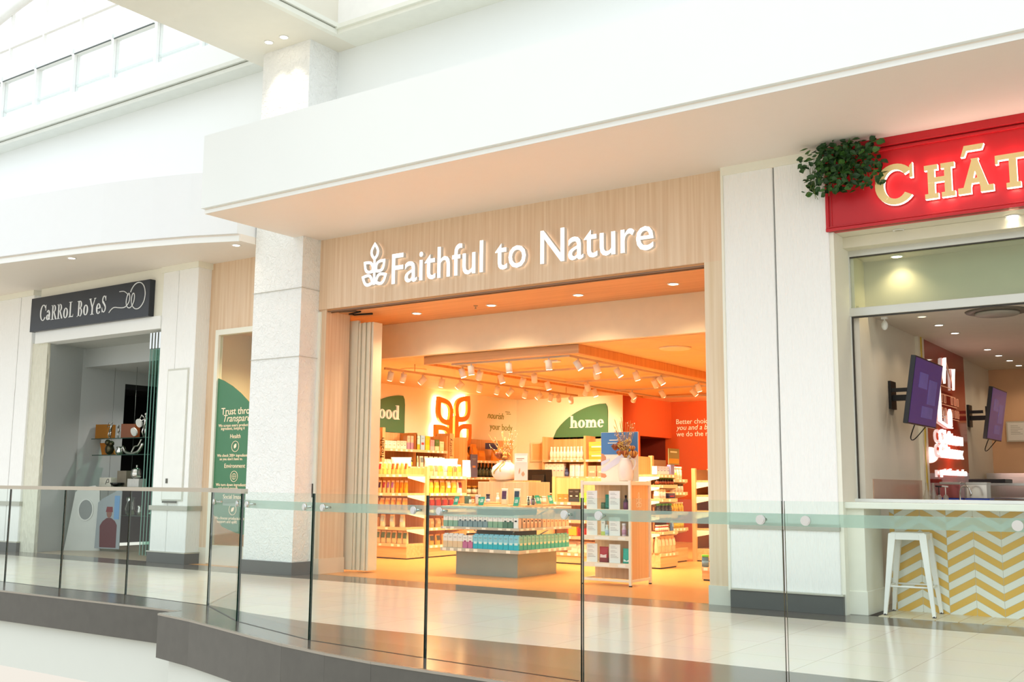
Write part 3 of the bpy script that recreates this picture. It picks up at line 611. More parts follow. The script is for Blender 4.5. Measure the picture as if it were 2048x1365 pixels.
B(-10.418, -10.382, 11.62, 17.1, 2.868, 2.9).box(-10.405, -10.395, 12.3, 12.31, 2.9, 3.015).box(-10.405, -10.395, 14.5, 14.51, 2.9, 3.015).box(-10.405, -10.395, 16.7, 16.71, 2.9, 3.015).build('lighting_track', M('#C9A67A', .5), label='long straight lighting track left of the raft, facing the food wall', cat='lighting track')
HW = M('#E9E4DB', .4); HOT = M('#FFFFFF', .4, emit=14, ecol='#FFE3B0')
def head(x, y, aim, lab, grp, pw=20, z=2.865, on=True):
    """spot head hanging from the track; aim = (dx, dy, dz)"""
    d = Vector(aim).normalized(); o = thing('track_spotlight', lab, 'spotlight', (x, y, z), 0, grp)
    MB().lathe([(.012, -.0), (.012, -.05)], 8).build('bracket', HW, o)
    c = Vector((0, 0, -.085)); a, b = c - d * .065, c + d * .065
    MB().tube([a, b], .046, 16).build('spot_head', HW, o)
    MB().tube([b, b + d * .003], .039, 16).build('lamp_face', HOT if on else M('#D9C7A8', .4), o)
    if pw:
        l = bpy.data.lights.new('spot', 'SPOT'); l.energy = pw; l.color = (1, .85, .55); l.spot_size = radians(100); l.spot_blend = .7; l.shadow_soft_size = .04
        q = bpy.data.objects.new('light', l); COL.objects.link(q); q.parent = o; q.location = b + d * .02; q.rotation_mode = 'QUATERNION'; q.rotation_quaternion = d.to_track_quat('-Z', 'Y')
T4 = [(11.75, 1), (12.04, 1), (12.5, -1), (12.97, 1), (13.44, -1), (13.98, 1), (14.48, 1), (14.87, -1), (15.33, 1), (15.78, -1), (16.16, 1), (16.44, -1), (16.88, 1)]
for i, (y, s) in enumerate(T4): head(-10.4, y, (-.5, 1, -.7) if i > 10 else (-.75 if s < 0 else -.35, .1 if s > 0 else -.25, -1 if s > 0 else -.75), '%s spotlight from the front on the long track by the food wall' % ORD[i], 'spotlights on the food wall track', 95)
for i, y in enumerate([11.95, 12.36, 12.92, 13.49, 14.22, 15.42, 15.72, 17.14]): head(-9.2, y, (-.5 if i % 2 else .25, .2, -1), '%s spotlight from the front on the left rail of the raft' % ORD[i], 'spotlights on the left raft rail', 85)
for i, x in enumerate([-8.87, -8.22, -7.57]): head(x, 11.72, (.02, .15, -1), '%s spotlight from the left on the front rail of the raft' % ORD[i], 'spotlights on the front raft rail', 95)
for i, y in enumerate([11.95, 12.45, 13.05, 13.59, 14.38, 15.72]): head(-7.25, y, (.2 if i % 2 else .55, .3, -1), '%s spotlight from the front on the right rail of the raft' % ORD[i], 'spotlights on the right raft rail', 90)
for i, (x, y) in enumerate([(-8.72, 13.1), (-7.64, 13.1), (-8.77, 14.75), (-7.54, 14.75), (-8.28, 16.47), (-8.87, 16.47), (-7.68, 16.47)]): head(x, y, (-.3 + .15 * i, .6, -.9), '%s spotlight on the cross bars of the raft, counting from the front left' % ORD[i], 'spotlights on the raft cross bars', 110)
for i, (x, y) in enumerate([(-7.9, 18.9), (-6.4, 18.9), (-5.3, 13.0), (-5.3, 15.0)]): head(x, y, (-1, .9, -.45) if i < 2 else (-.3, .1, -1), '%s added unseen spotlight above the right side of the shop' % ORD[i], 'added unseen right side spotlights', 170, z=3.01)  # unseen lamps on no track, added to brighten the red wall and right side
for (x, y, l) in ((-10.9, 12.86, 'round ceiling air vent above the food wall track'), (-6.15, 12.62, 'round ceiling air vent right of the raft'), (-10.9, 16.31, 'round ceiling air vent far back near the corner')):
    MB().lathe([(.22, 0), (.20, -.02), (.16, -.025), (.12, -.012), (.05, -.02)], 24).build('air_vent', M('#F4DDB6', .5), None, (x, y, 3.013), label=l, cat='air vent')
v = MB().lathe([(.30, 0), (.29, -.012), (.24, -.016)], 28).build('air_vent', M('#6E665A', .5), None, (-1.95, 11.3, 2.949), label='round grey ceiling air diffuser in the right shop', cat='air vent')
MB().lathe([(.21, -.02), (.20, -.04), (.05, -.042)], 28).build('disc', M('#A8A296', .5), v)
cm = thing('ceiling_camera', 'small white drop-shaped sensor hanging from the right shop ceiling', 'sensor', (-3.0, 11.1, 2.949))
MB().box(-.03, .03, -.02, .02, -.02, 0).tube([(0, 0, -.02), (0, 0, -.05)], .008, 8).build('mount', WHITE, cm); MB().ball((0, 0, -.085), .035, 10, 0, (1, 1, 1.5)).build('body', WHITE, cm)
for x, y, z, l in ((-8.15, 10.85, 3.51, 'sprinkler head in the oak entrance ceiling'), (-14.4, 10.75, 3.56, 'sprinkler head on the left shop ceiling')):
    MB().lathe([(.03, 0), (.028, -.008), (.008, -.012), (.008, -.04), (.018, -.042), (.018, -.046)], 10).build('sprinkler_head', M('#B59A78', .4), None, (x, y, z), label=l, cat='sprinkler')
sd = MB().box(-.12, .12, -.05, .05, -.03, 0).build('smoke_detector', WHITE, None, (-7.95, 12.4, 2.93), bevel=.01, label='white ceiling box between the front spotlights', cat='detector')

# ================================================================== folding doors, display film
fd = thing('folding_door', 'stack of cream folding door leaves parked at the left of the entrance', 'folding door', (-10.12, 10.62, 0))
DC = M('#EAE0C8', .45)
B(-.08, .10, 0, .05, .03, 3.44).build('door_leaf', DC, fd, bevel=.004)
for k in range(6): B(.115 + k * .045, .148 + k * .045, .0 + .02 * (k % 2), .2, .03, 3.40).build('door_leaf', DC, fd, bevel=.004)
B(-.13, -.085, .02, .03, .03, 3.3).build('glass_strip', M('#7E8A4C', .2), fd)
B(-.15, -.14, -.02, 0, 1.0, 1.18).build('handle', M('#3A352E', .4), thing('door_handle_bar', 'small dark pull handle on the white door jamb', 'handle', (-10.10, 10.08, 0)))

# ================================================================== CHÂTEAU sign and ivy
sr = thing('shop_sign', 'red fascia sign with gold halo-lit capitals CHÂT over the right shop', 'sign', (-3.22, 10.0, 3.66))
RS = M('#C81F28', .35, vary=.02)
B(0, 6.5, 0, .08, 0, .84).build('board', RS, sr)
B(0, 6.5, -.03, .02, 0, .03).box(0, 6.5, -.018, .01, .035, .05).box(0, .03, -.02, .02, .03, .75).box(.05, .06, -.01, .02, .05, .7).box(0, 6.5, -.05, .02, .76, .84).box(0, 6.5, -.03, .01, .72, .745).build('moulding', RS, sr, bevel=.004)
GOLD = M('#EFD292', .5, emit=.12, vary=.01); GS = M('#FFF4EC', .4, emit=2.6, ecol='#FFE4D8')
def lets(ch, x, z, H, ws): mb = MB(); serif(mb, ch, x, z, H, ws, -.075, -.025, tv=.20, th=.15, slab=.15, gap=.08, mats=(0, 1)); return mb.build('letter', [GOLD, GS], sr)
for ch, x, H, ws in (('C', .50, .38, 1.08), ('H', .95, .32, .95), ('Â', 1.24, .32, 1.02), ('T', 1.56, .31, 1.0), ('E', 1.88, .31, 1), ('A', 2.15, .31, 1), ('U', 2.5, .31, 1)): lets(ch, x, .17, H, ws)
GREEN = M('#33592B', .45, vary=.35, scale=9)
iv = thing('artificial_ivy', 'clump of hanging green ivy on the left corner of the red sign', 'plant', (-3.0, 9.92, 4.2))
lf = MB(); stm = MB()
for s in range(46):
    x = random.uniform(-.36, .34); y = random.uniform(-.10, .05); z = random.uniform(.0, .27); L = random.uniform(.10, .26) + (.10 if random.random() < .25 else 0)
    if z - L < -.24: L = z + .24
    pts = [(x, y, z), (x + random.uniform(-.03, .03), y - .04, z - L * .5), (x + random.uniform(-.05, .05), y - .03, z - L)]
    stm.tube(pts, .0025, 4)
for s in range(620):
    x = max(-.38, min(.36, random.gauss(0, .19))); z = random.uniform(-.20, .29) * (1 - .15 * abs(x)); y = random.uniform(-.15, .0) - .04 * (1 - abs(x) / .4)
    if z < -.1 and random.random() < .45: continue
    L = random.uniform(.055, .09); Wd = L * random.uniform(.62, .85)
    R = Matrix.Rotation(random.uniform(-.9, .9), 3, 'Z') @ Matrix.Rotation(random.uniform(-1.2, .3), 3, 'X') @ Matrix.Rotation(random.uniform(-2.2, 2.2) + pi, 3, 'Y')
    vs = [(0, 0, 0), (Wd * .42, -.004, L * .25), (Wd * .46, -.005, L * .5), (Wd * .2, -.004, L * .8), (0, -.002, L), (-Wd * .2, -.004, L * .8), (-Wd * .46, -.005, L * .5), (-Wd * .42, -.004, L * .25), (0, .006, L * .5)]
    vs = [Vector((x, y, z)) + R @ Vector(q) for q in vs]
    lf.add(vs, [(0, 1, 8), (1, 2, 8), (2, 3, 8), (3, 4, 8), (4, 5, 8), (5, 6, 8), (6, 7, 8), (7, 0, 8)], random.choice((0, 0, 1, 2)))
lf.build('leaves', [GREEN, M('#44702F', .45, vary=.2), M('#2A4A2A', .45, vary=.2)], iv); stm.build('stems', M('#6E7F3A', .5), iv)

# ================================================================== shop wall graphics
LEAFM = M('#F0952E', .4, vary=.02)
wl = thing('wall_emblem', 'large orange leaf emblem with glowing halo on the cream wall', 'wall sign', (-12.9, 16.33, 1.5))
mb = MB(); bk = MB()
for (cy, cz, L, Wd, ang) in ((-.07, .84, .68, .50, pi / 2 + .66), (.10, .92, .68, .50, pi / 2 - .66), (-.10, .36, .66, .50, pi / 2 + .78), (.12, .42, .66, .50, pi / 2 - .78)):
    leaf_ring(mb, cy, cz, L, Wd, ang, .10, .07, .13, axis='x'); leaf_ring(bk, cy, cz, L, Wd, ang, .07, .03, .06, axis='x')
for a, b, t in ((-.15, -.03, .95), (.04, .16, 1.03)): mb.prism([(a, -.2), (b, -.2), (b, t), (a, t)], .07, .13, 'x'); bk.prism([(a + .02, -.2), (b - .02, -.2), (b - .02, t), (a + .02, t)], .03, .06, 'x')
mb.build('leaf_face', LEAFM, wl); bk.build('backlight', M('#FFFFFF', .4, emit=8, ecol='#FFE9B8'), wl)
def arch_sign(name, lab, word, Wd, H, loc, rz, mir, tw, tx, tz):
    t = thing(name, lab, 'wall sign', loc, rz)
    pts = [(0, 0)] + [(Wd * (i / 14) , H * (sin(pi / 2 * (i / 14) ** .8)) ** .8 * 1.0) for i in range(1, 13)] + [(Wd * .96, H * .99), (Wd * .99, H * .9), (Wd, H * .75), (Wd, 0)]
    MB().prism(pts, -.03, 0, 'y').build('panel', M('#4E7F57', .5, vary=.02), t)
    mb = MB(); serif(mb, word, 0, 0, 1, 1, -.06, -.03, tv=.17, th=.06); x1 = max(p[0] for p in mb.v); k = tw / x1
    mb.v = [(tx + p[0] * k, p[1], tz + p[2] * k) for p in mb.v]; mb.build('lettering', M('#FBF4E2', .4, emit=.15), t)
arch_sign('wall_sign', 'green arch sign with white word home on the back wall', 'home', 1.33, .72, (-11.96, 18.7, 2.14), 0, 0, .80, .45, .23)
arch_sign('wall_sign', 'green arch sign with white word food on the left wall', 'food', 1.35, .70, (-12.9, 13.62, 2.13), pi / 2, 0, .70, .47, .24)
GT = M('#8F9A4C', .6)
ws = thing('wall_lettering', 'thin green words nourish your body on the cream wall', 'lettering', (-12.895, 17.55, 2.3))
for s, x, z, w_, sh in (('nourish', .08, .26, .58, .3), ('your body', .16, .03, .82, 0)):
    t = text_mb(s, w_, None, .006, sh, 0); t.mi = [0] * len(t.mi); flip_x(t); shift(t, 0, x, z); t.build('lettering', GT, ws)
for s, x, z in (('we are so', .72, .42), ('much more', .76, .38)): t = text_mb(s, .16, None, .004); t.mi = [0] * len(t.mi); flip_x(t); shift(t, 0, x, z); t.build('lettering', GT, ws)
ws = thing('wall_lettering', 'cream lettering Better choice on the orange-red wall', 'lettering', (-10.17, 20.89, 2.2))
for s, z, sh in (('Better choices for', .33, 0), ('you and a better', .20, .25), ('we do the research', .06, 0)): wtext(ws, s, 0, z, h=.105, y=-.01, mat=M('#FBE7C8', .5, emit=.1), shear=sh)
# ================================================================== shelving
WD = wood('#DDA468', '#EDBE86', 'z', .5); WDX = wood('#DDA468', '#EDBE86', 'x', .5); LIP = M('#E9BE93', .5); TICK = M('#FFF6E6', .5); BRK = M('#FBEFD8', .5); BACKP = M('#8E6A4C', .6, vary=.08)
class U:
    def __init__(s, name, lab, cat, x, y, rz, w, d, levels, top, plinth=.22, sides=None, posts=True, back=WD, sd=None, head=0, group=None, lipm=None, base=True):
        s.o = (x, y); s.rz = rz; s.w = w; s.d = d; s.root = r = thing(name, lab, cat, (x, y, 0), rz, group); sd = sd or d
        B(0, w, d - .03, d, plinth, top).build('back_panel', back, r)
        if posts:
            for xx in (0, w): B(xx - .03, xx + .03, d - .06, d + .005, 0, top + .02).build('post', WD, r, bevel=.003)
        if sides:
            for xx in (-.012, w - .012): B(xx, xx + .024, 0, d, plinth, top).build('side_panel', WD, r)
        if base: B(0, w, .0 if not sides else 0, d - .03, .02, plinth).build('plinth', WDX, r, bevel=.003); B(.01, w - .01, .02, d - .03, 0, .02).build('toe_strip', BLACK, r)
        for z in levels:
            sh = B(.01, w - .01, 0, d - .03, z - .025, z).build('shelf', WDX, r)
            q = B(.0, w, -.012, 0, z - .045, z + .004); q.build('price_rail', lipm or LIP, sh)
            tk = MB(); n_ = max(2, int(w / .13))
            for i in range(n_):
                if random.random() < .8: xx = .03 + i * (w - .08) / n_; tk.box(xx, xx + .055, -.0145, -.012, z - .04, z - .005)
            tk.build('price_tickets', TICK, sh)
            if not sides and z > plinth + .05:
                for xx in (.005, w - .015): MB().prism([(0.01, z - .03), (d - .03, z - .03), (d - .03, z - .14), (.01, z - .06)], xx, xx + .01, 'x').build('bracket', BRK, sh)
    def at(s, x, y): c, n = cos(s.rz), sin(s.rz); return (s.o[0] + x * c - y * n, s.o[1] + x * n + y * c)

# ------------------------------------------------------------------ goods
def carton(w=.07, d=.06, h=.16, top='#F4F3EE', bot='#6FA08A', split=.5, lab=None, cap=None, dots=None, name='carton', gable=False):
    def mk(**k):
        mb = MB(); zs = h * split
        mb.add([(-w / 2, 0, 0), (w / 2, 0, 0), (w / 2, d, 0), (-w / 2, d, 0), (-w / 2, 0, zs), (w / 2, 0, zs), (w / 2, d, zs), (-w / 2, d, zs), (-w / 2, 0, h), (w / 2, 0, h), (w / 2, d, h), (-w / 2, d, h)],
               [(0, 1, 5, 4), (1, 2, 6, 5), (2, 3, 7, 6), (3, 0, 4, 7), (3, 2, 1, 0)], 1)
        o = len(mb.v) - 12
        for f in ((4, 5, 9, 8), (5, 6, 10, 9), (6, 7, 11, 10), (7, 4, 8, 11), (8, 9, 10, 11)): mb.f.append([o + i for i in f]); mb.mi.append(0); mb.sm.append(False)
        if gable: mb.box(-w / 2 + .004, w / 2 - .004, d * .42, d * .58, h, h + .014, 0)
        r = mb.build(name, [M(top, .45), M(bot, .45)], **k)
        if lab: B(-w * .32, w * .32, -.0012, 0, h * .36, h * .52).build('label_panel', M(lab, .5), r)
        if dots: B(-w * .2, w * .2, -.0014, 0, h * .42, h * .5).build('print', M(dots, .5), r)
        if cap: B(-w * .25, w * .25, -.0015, 0, zs - .004, zs + .016).build('print', M(cap, .5), r)
        t = MB().box(-w * .3, w * .3, -.001, 0, h * .80, h * .825).box(-w * .22, w * .22, -.001, 0, h * .75, h * .765); t.build('print', M('#8E8C86', .5), r)
        return r
    return mk
def pouch(w=.09, d=.05, h=.19, col='#E9A14A', lab='#8C2F2A', low=None, name='pouch', lr=(.42, .86), seal='#F3E3C6'):
    def mk(**k):
        lv = [(0, 1, .9), (.05, 1.0, 1), (.3, .97, .95), (.6, .95, .75), (.85, .98, .3), (.93, 1.0, .12), (1.0, 1.0, .06)]
        mb = MB(); N = 12
        for t, a, b in lv:
            for q in range(N):
                an = 2 * pi * q / N; cx, sy = cos(an), sin(an); mb.v.append((w / 2 * a * (abs(cx) ** .5) * (1 if cx >= 0 else -1), d / 2 + d / 2 * b * (abs(sy) ** .8) * (1 if sy >= 0 else -1), h * t))
        for i in range(len(lv) - 1):
            for q in range(N): mb.f.append([i * N + q, i * N + (q + 1) % N, (i + 1) * N + (q + 1) % N, (i + 1) * N + q]); mb.mi.append(1 if i >= 4 else (2 if i <= 1 else 0)); mb.sm.append(True)
        mb.f.append(list(range(N))[::-1]); mb.mi.append(0); mb.sm.append(False); mb.f.append([(len(lv) - 1) * N + q for q in range(N)]); mb.mi.append(1); mb.sm.append(False)
        r = mb.build(name, [M(col, .4, vary=.15, scale=40), M(seal, .4), M(low or col, .4, vary=.2, scale=60)], **k)
        lb = MB(); f0, f1 = lr
        for z0, z1, b0, b1 in ((f0, (f0 + f1) / 2, .86, .74), ((f0 + f1) / 2, f1, .74, .42)):
            y0 = d / 2 - d / 2 * b0 - .004; y1 = d / 2 - d / 2 * b1 - .004
            lb.add([(-w * .34, y0, z0 * h), (w * .34, y0, z0 * h), (w * .34, y1, z1 * h), (-w * .34, y1, z1 * h), (-w * .34, y0 + .004, z0 * h), (w * .34, y0 + .004, z0 * h), (w * .34, y1 + .004, z1 * h), (-w * .34, y1 + .004, z1 * h)], [(0, 1, 2, 3), (5, 4, 7, 6), (0, 4, 5, 1), (1, 5, 6, 2), (2, 6, 7, 3), (3, 7, 4, 0)])
        lb.build('label_panel', M(lab, .5), r)
        return r
    return mk
def bottle(r=.03, h=.2, col='#2B2A22', cap='#1C1A17', lab='#C9BE9C', neck=.35, name='bottle', sh=.62, capr=None, lo=.12, hi=.5):
    def mk(**k):
        zn = h * sh; rn = r * neck
        o = MB().lathe([(r * .9, 0), (r, .006), (r, zn * .92), (r * .85, zn * .98), (rn * 1.1, zn + (h - zn) * .3), (rn, h * .93)], 14, (0, r, 0)).build(name, M(col, .2), **k)
        cr_ = capr or rn * 1.25; MB().lathe([(cr_, h * (.86 if neck < .7 else .82)), (cr_, h - .002), (cr_ * .9, h)], 12, (0, r, 0)).build('cap', M(cap, .4), o)
        if lab: MB().lathe([(r * 1.012, h * lo), (r * 1.012, h * hi)], 14, (0, r, 0)).build('label_band', M(lab, .5), o)
        return o
    return mk
def jar(r=.035, h=.08, col='#F2EEE4', cap='#F8F5EC', lab='#E3D4B8'): return bottle(r, h, col, cap, lab, .85, 'jar', .74, r * .96, .12, .6)
def stock(u, z, x0, x1, n, mk, tpl, cat, group, y=.03, jit=.004, turn=0):
    first = None
    for i in range(n):
        x = x0 + (x1 - x0) * (i + .5) / n; px, py = u.at(x + random.uniform(-jit, jit), y + random.uniform(0, jit)); rz = u.rz + random.uniform(-.05, .05) * (1 if jit > .003 else .3) + turn
        lab = tpl.replace('{o}', ORD[i])
        if not first: first = mk(loc=(px, py, z + .001), rz=rz, label=lab, cat=cat, group=group if n > 1 else None)
        else: dup(first, (px, py, z + .001), rz, lab)
    return first

# ------------------------------------------------------------------ metal-based centre display
cdp = thing('display_stand', 'square tiered display stand on a brushed grey metal base', 'display stand', (-8.28, 11.785, 0))
MET = M('#989C90', .38, metal=.35, vary=.12, scale=3); PLT = M('#C9C2B0', .4, vary=.04)
B(-.50, .50, -.465, .465, 0, .31).build('base', MET, cdp, bevel=.003)
B(-.30, .30, -.28, .28, .31, .90).build('core', M('#7F7A6C', .5), cdp)
for z0, z1 in ((.312, .355), (.60, .632), (.872, .902)):
    s = B(-.635, .635, -.635, .635, z0, z1).build('shelf', PLT, cdp, bevel=.003)
    tk = MB()
    for i in range(9):
        if random.random() < .75: x = -.6 + i * .13; tk.box(x, x + .06, -.638, -.635, z0 + .004, z1 - .004)
        if random.random() < .6: x = -.6 + i * .13; tk.box(.635, .638, x, x + .06, z0 + .004, z1 - .004)
    tk.build('price_tickets', TICK, s)
for z in (.60, .872): MB().tube([(-.1, -.28, z - .16), (-.1, -.6, z - .01)], .008, 6).tube([(.5, -.55, z - .01), (.28, -.28, z - .16)], .008, 6).tube([(.6, .1, z - .01), (.28, .1, z - .16)], .008, 6).build('bracket', CHROME, cdp)
B(-.42, .42, -.10, .42, .902, 1.225).build('upper_box', wood('#DDB586', '#EBCB9F', 'z'), cdp, bevel=.003)
B(-.26, .30, -.06, .38, 1.225, 1.245).build('upper_tray', WDX, cdp, bevel=.003)
for x0, x1, y0, y1, zt in ((-.50, -.18, -.50, -.28, .93), (-.20, .12, -.40, -.2, .955), (.0, .42, -.52, -.3, .925), (.42, .60, -.45, .3, .925)): B(x0, x1, y0, y1, .902, zt).build('riser_tray', WDX, cdp, bevel=.003)
class F:                                                                # a plain shelf edge
    def __init__(s, x, y, rz): s.o = (x, y); s.rz = rz
    at = U.at
fr_ = F(-8.915, 11.155, 0); rs_ = F(-7.648, 11.15, pi / 2)
D = 'of the metal-based stand'
z = .633
stock(fr_, z, .02, .27, 3, carton(.072, .06, .155, bot='#8DB9A2'), '{o} green carton at the left of the middle shelf ' + D, 'carton', 'left green cartons on the middle shelf', .02, .001)
stock(fr_, z, .27, .76, 6, carton(.072, .06, .155, bot='#7E9AA2', cap='#4B5E68'), '{o} white-and-slate carton on the middle shelf ' + D, 'carton', 'slate cartons on the middle shelf', .02, .001)
stock(fr_, z, .76, 1.0, 3, carton(.072, .06, .155, bot='#86B395'), '{o} light-green carton right of the slate ones, middle shelf ' + D, 'carton', 'right green cartons on the middle shelf', .02, .001)
stock(fr_, z, 1.0, 1.16, 2, carton(.072, .06, .155, bot='#4F7F67', cap='#2E5242'), '{o} white-and-dark-green carton on the middle shelf ' + D, 'carton', 'dark green cartons on the middle shelf', .02, .001)
stock(fr_, z, 1.16, 1.245, 1, carton(.068, .06, .165, top='#F2F4F1', bot='#F2F4F1', cap='#24262A'), 'white black-printed carton at the corner of the middle shelf ' + D, 'carton', None, .02, .001)
stock(rs_, z, .02, .10, 1, carton(.05, .06, .155, '#EFC6A2', '#EFC6A2'), 'peach carton beside the corner, side of middle shelf ' + D, 'carton', None, .02, .001)
stock(rs_, z, .11, .56, 5, carton(.06, .06, .165, '#F3C79C', '#E9B98C', lab='#FBE3C3', cap='#3B2F26'), '{o} tan carton with dark print, side of middle shelf ' + D, 'carton', 'tan cartons on the side of the middle shelf', .02, .001)
stock(rs_, z, .58, 1.25, 7, carton(.075, .06, .165, '#F8CDA4', '#F6C79B', dots='#C6603F'), '{o} cream carton with red print, side of middle shelf ' + D, 'carton', 'cream cartons on the side of the middle shelf', .02, .001)
z = .356
stock(fr_, z, .02, .35, 4, carton(.076, .065, .17, bot='#EBCFA6', gable=True), '{o} white-and-tan carton on the bottom shelf ' + D, 'carton', 'tan cartons on the bottom shelf', .02, .001)
stock(fr_, z, .35, .52, 2, carton(.076, .065, .165, bot='#C9719F', cap='#A94C80'), '{o} white-and-magenta carton on the bottom shelf ' + D, 'carton', 'magenta cartons on the bottom shelf', .02, .001)
stock(fr_, z, .52, 1.25, 9, carton(.076, .065, .175, '#8AD3E6', '#12B9CF', .45, lab='#D6F3F3', gable=True), '{o} cyan carton on the front of the bottom shelf ' + D, 'carton', 'cyan cartons on the front of the bottom shelf', .02, .001)
stock(rs_, z, .04, 1.25, 13, carton(.080, .065, .17, '#8CD0BE', '#41B7A9', .45, lab='#E9E4BF', gable=True), '{o} sea-green carton on the side of the bottom shelf ' + D, 'carton', 'sea-green cartons on the side of the bottom shelf', .02, .001)
# top tray goods
def offsign(x, y, z, rz, lab, pct):
    t = thing('offer_card', lab, 'sign', (x, y, z), rz, 'green offer cards')
    mb = MB(); R = Matrix.Rotation(radians(-22), 3, 'X'); mb.obox((0, .02, .065), (.075, .004, .125), R); mb.build('card', M('#23957A', .4), t)
    B(-.045, .045, -.03, .05, 0, .012).build('foot', WDX, t)
    for s, zz in ((pct, .075), ('OFF', .05)):
        q = text_mb(s, None, .02, .001, 0, .02); x1 = max(p[0] for p in q.v); shift(q, -x1 / 2, 0, 0); q.mi = [0] * len(q.mi); q.v = [tuple(Vector((0, .02, .065)) + R @ Vector((p[0], p[1] - .003, p[2] + zz - .065))) for p in q.v]; q.build('lettering', WHITE, t)
offsign(-8.72, 11.21, .903, 0, 'green 20% OFF card at the left of the centre display top', '20%')
offsign(-8.28, 11.19, .903, 0, 'green 15% OFF card in front of the two silver bottles', '15%')
offsign(-7.74, 11.21, .903, .1, 'green 15% OFF card near the corner, below the navy-labelled pouch', '15%')
offsign(-7.72, 11.72, .926, pi / 2 - .3, 'green offer card on the side of the centre display, nearer one', '15%'); offsign(-7.70, 12.0, .926, pi / 2 - .3, 'green offer card on the side of the centre display, farther one', '15%')
def one(mk, x, y, z, rz, lab, cat): return mk(loc=(x, y, z), rz=rz, label=lab, cat=cat)
one(carton(.08, .04, .10, '#5E7256', '#5E7256'), -8.62, 11.33, .931, 0, 'dark green box behind the 20% OFF card', 'box')
one(jar(.022, .055, '#EDEADF', '#F3F1E8', '#D8D2C0'), -8.55, 11.30, .931, 0, 'small white jar beside the dark green box', 'jar')
one(carton(.06, .04, .12, '#F3D8D0', '#F3D8D0'), -8.47, 11.36, .931, 0, 'pale pink box on the centre display top', 'box')
one(jar(.024, .09, '#8CBF86', '#2C2B25', '#9CCB90'), -8.41, 11.32, .931, 0, 'green jar with black lid on the centre display top', 'jar')
one(jar(.02, .06, '#EFA45B', '#F1D9B2', '#EDB675'), -8.50, 11.29, .931, 0, 'little orange jar on the centre display top', 'jar')
one(bottle(.028, .13, '#3F3C59', '#2A2840', '#CFC6DA', .8), -8.34, 11.40, .931, 0, 'navy tub behind the 15% OFF card', 'tub')
one(bottle(.022, .12, '#D9D3C6', '#E9E3D6', '#F4EFE4', .6), -8.22, 11.46, .956, 0, 'left silver bottle on the raised oak tray', 'bottle')
one(bottle(.022, .12, '#D9D3C6', '#E9E3D6', '#F4EFE4', .6), -8.13, 11.46, .956, 0, 'right silver bottle on the raised oak tray', 'bottle')
one(pouch(.10, .04, .21, '#F4E2C4', '#5B3355', '#F1D5A8', lr=(.35, .85)), -7.99, 11.30, .926, 0, 'cream pouch with purple label on the centre display top', 'pouch')
one(pouch(.10, .04, .21, '#F4E2C4', '#35485A', '#F1D5A8', lr=(.35, .85)), -7.81, 11.33, .926, .1, 'cream pouch with navy label on the centre display top', 'pouch')
one(bottle(.016, .11, '#2F3328', '#1D1D1A', '#6F7466', .45), -7.68, 11.40, .926, 0, 'left dark dropper bottle near the display corner', 'bottle')
one(bottle(.018, .125, '#2F3328', '#1D1D1A', '#6F7466', .4), -7.69, 11.52, .926, 0, 'right dark dropper bottle near the display corner', 'bottle')
one(carton(.06, .03, .08, '#9183C4', '#9183C4'), -7.72, 11.60, .926, pi / 2, 'small violet box beside the dropper bottles', 'box')
for i, (y, c) in enumerate([(11.66, '#F6F1E6'), (11.80, '#7CB56B'), (11.90, '#7CB56B'), (12.02, '#F6F1E6')]):
    one(bottle(.033, .11, '#F8F3E6', c, '#F3E1C0', .75, sh=.78), -7.80, y, .926, pi / 2, ['white bottle with white cap nearest the violet box', 'white bottle with green cap, left one on the display side', 'white bottle with green cap, right one on the display side', 'white bottle with white cap at the back of the display side'][i], 'bottle')
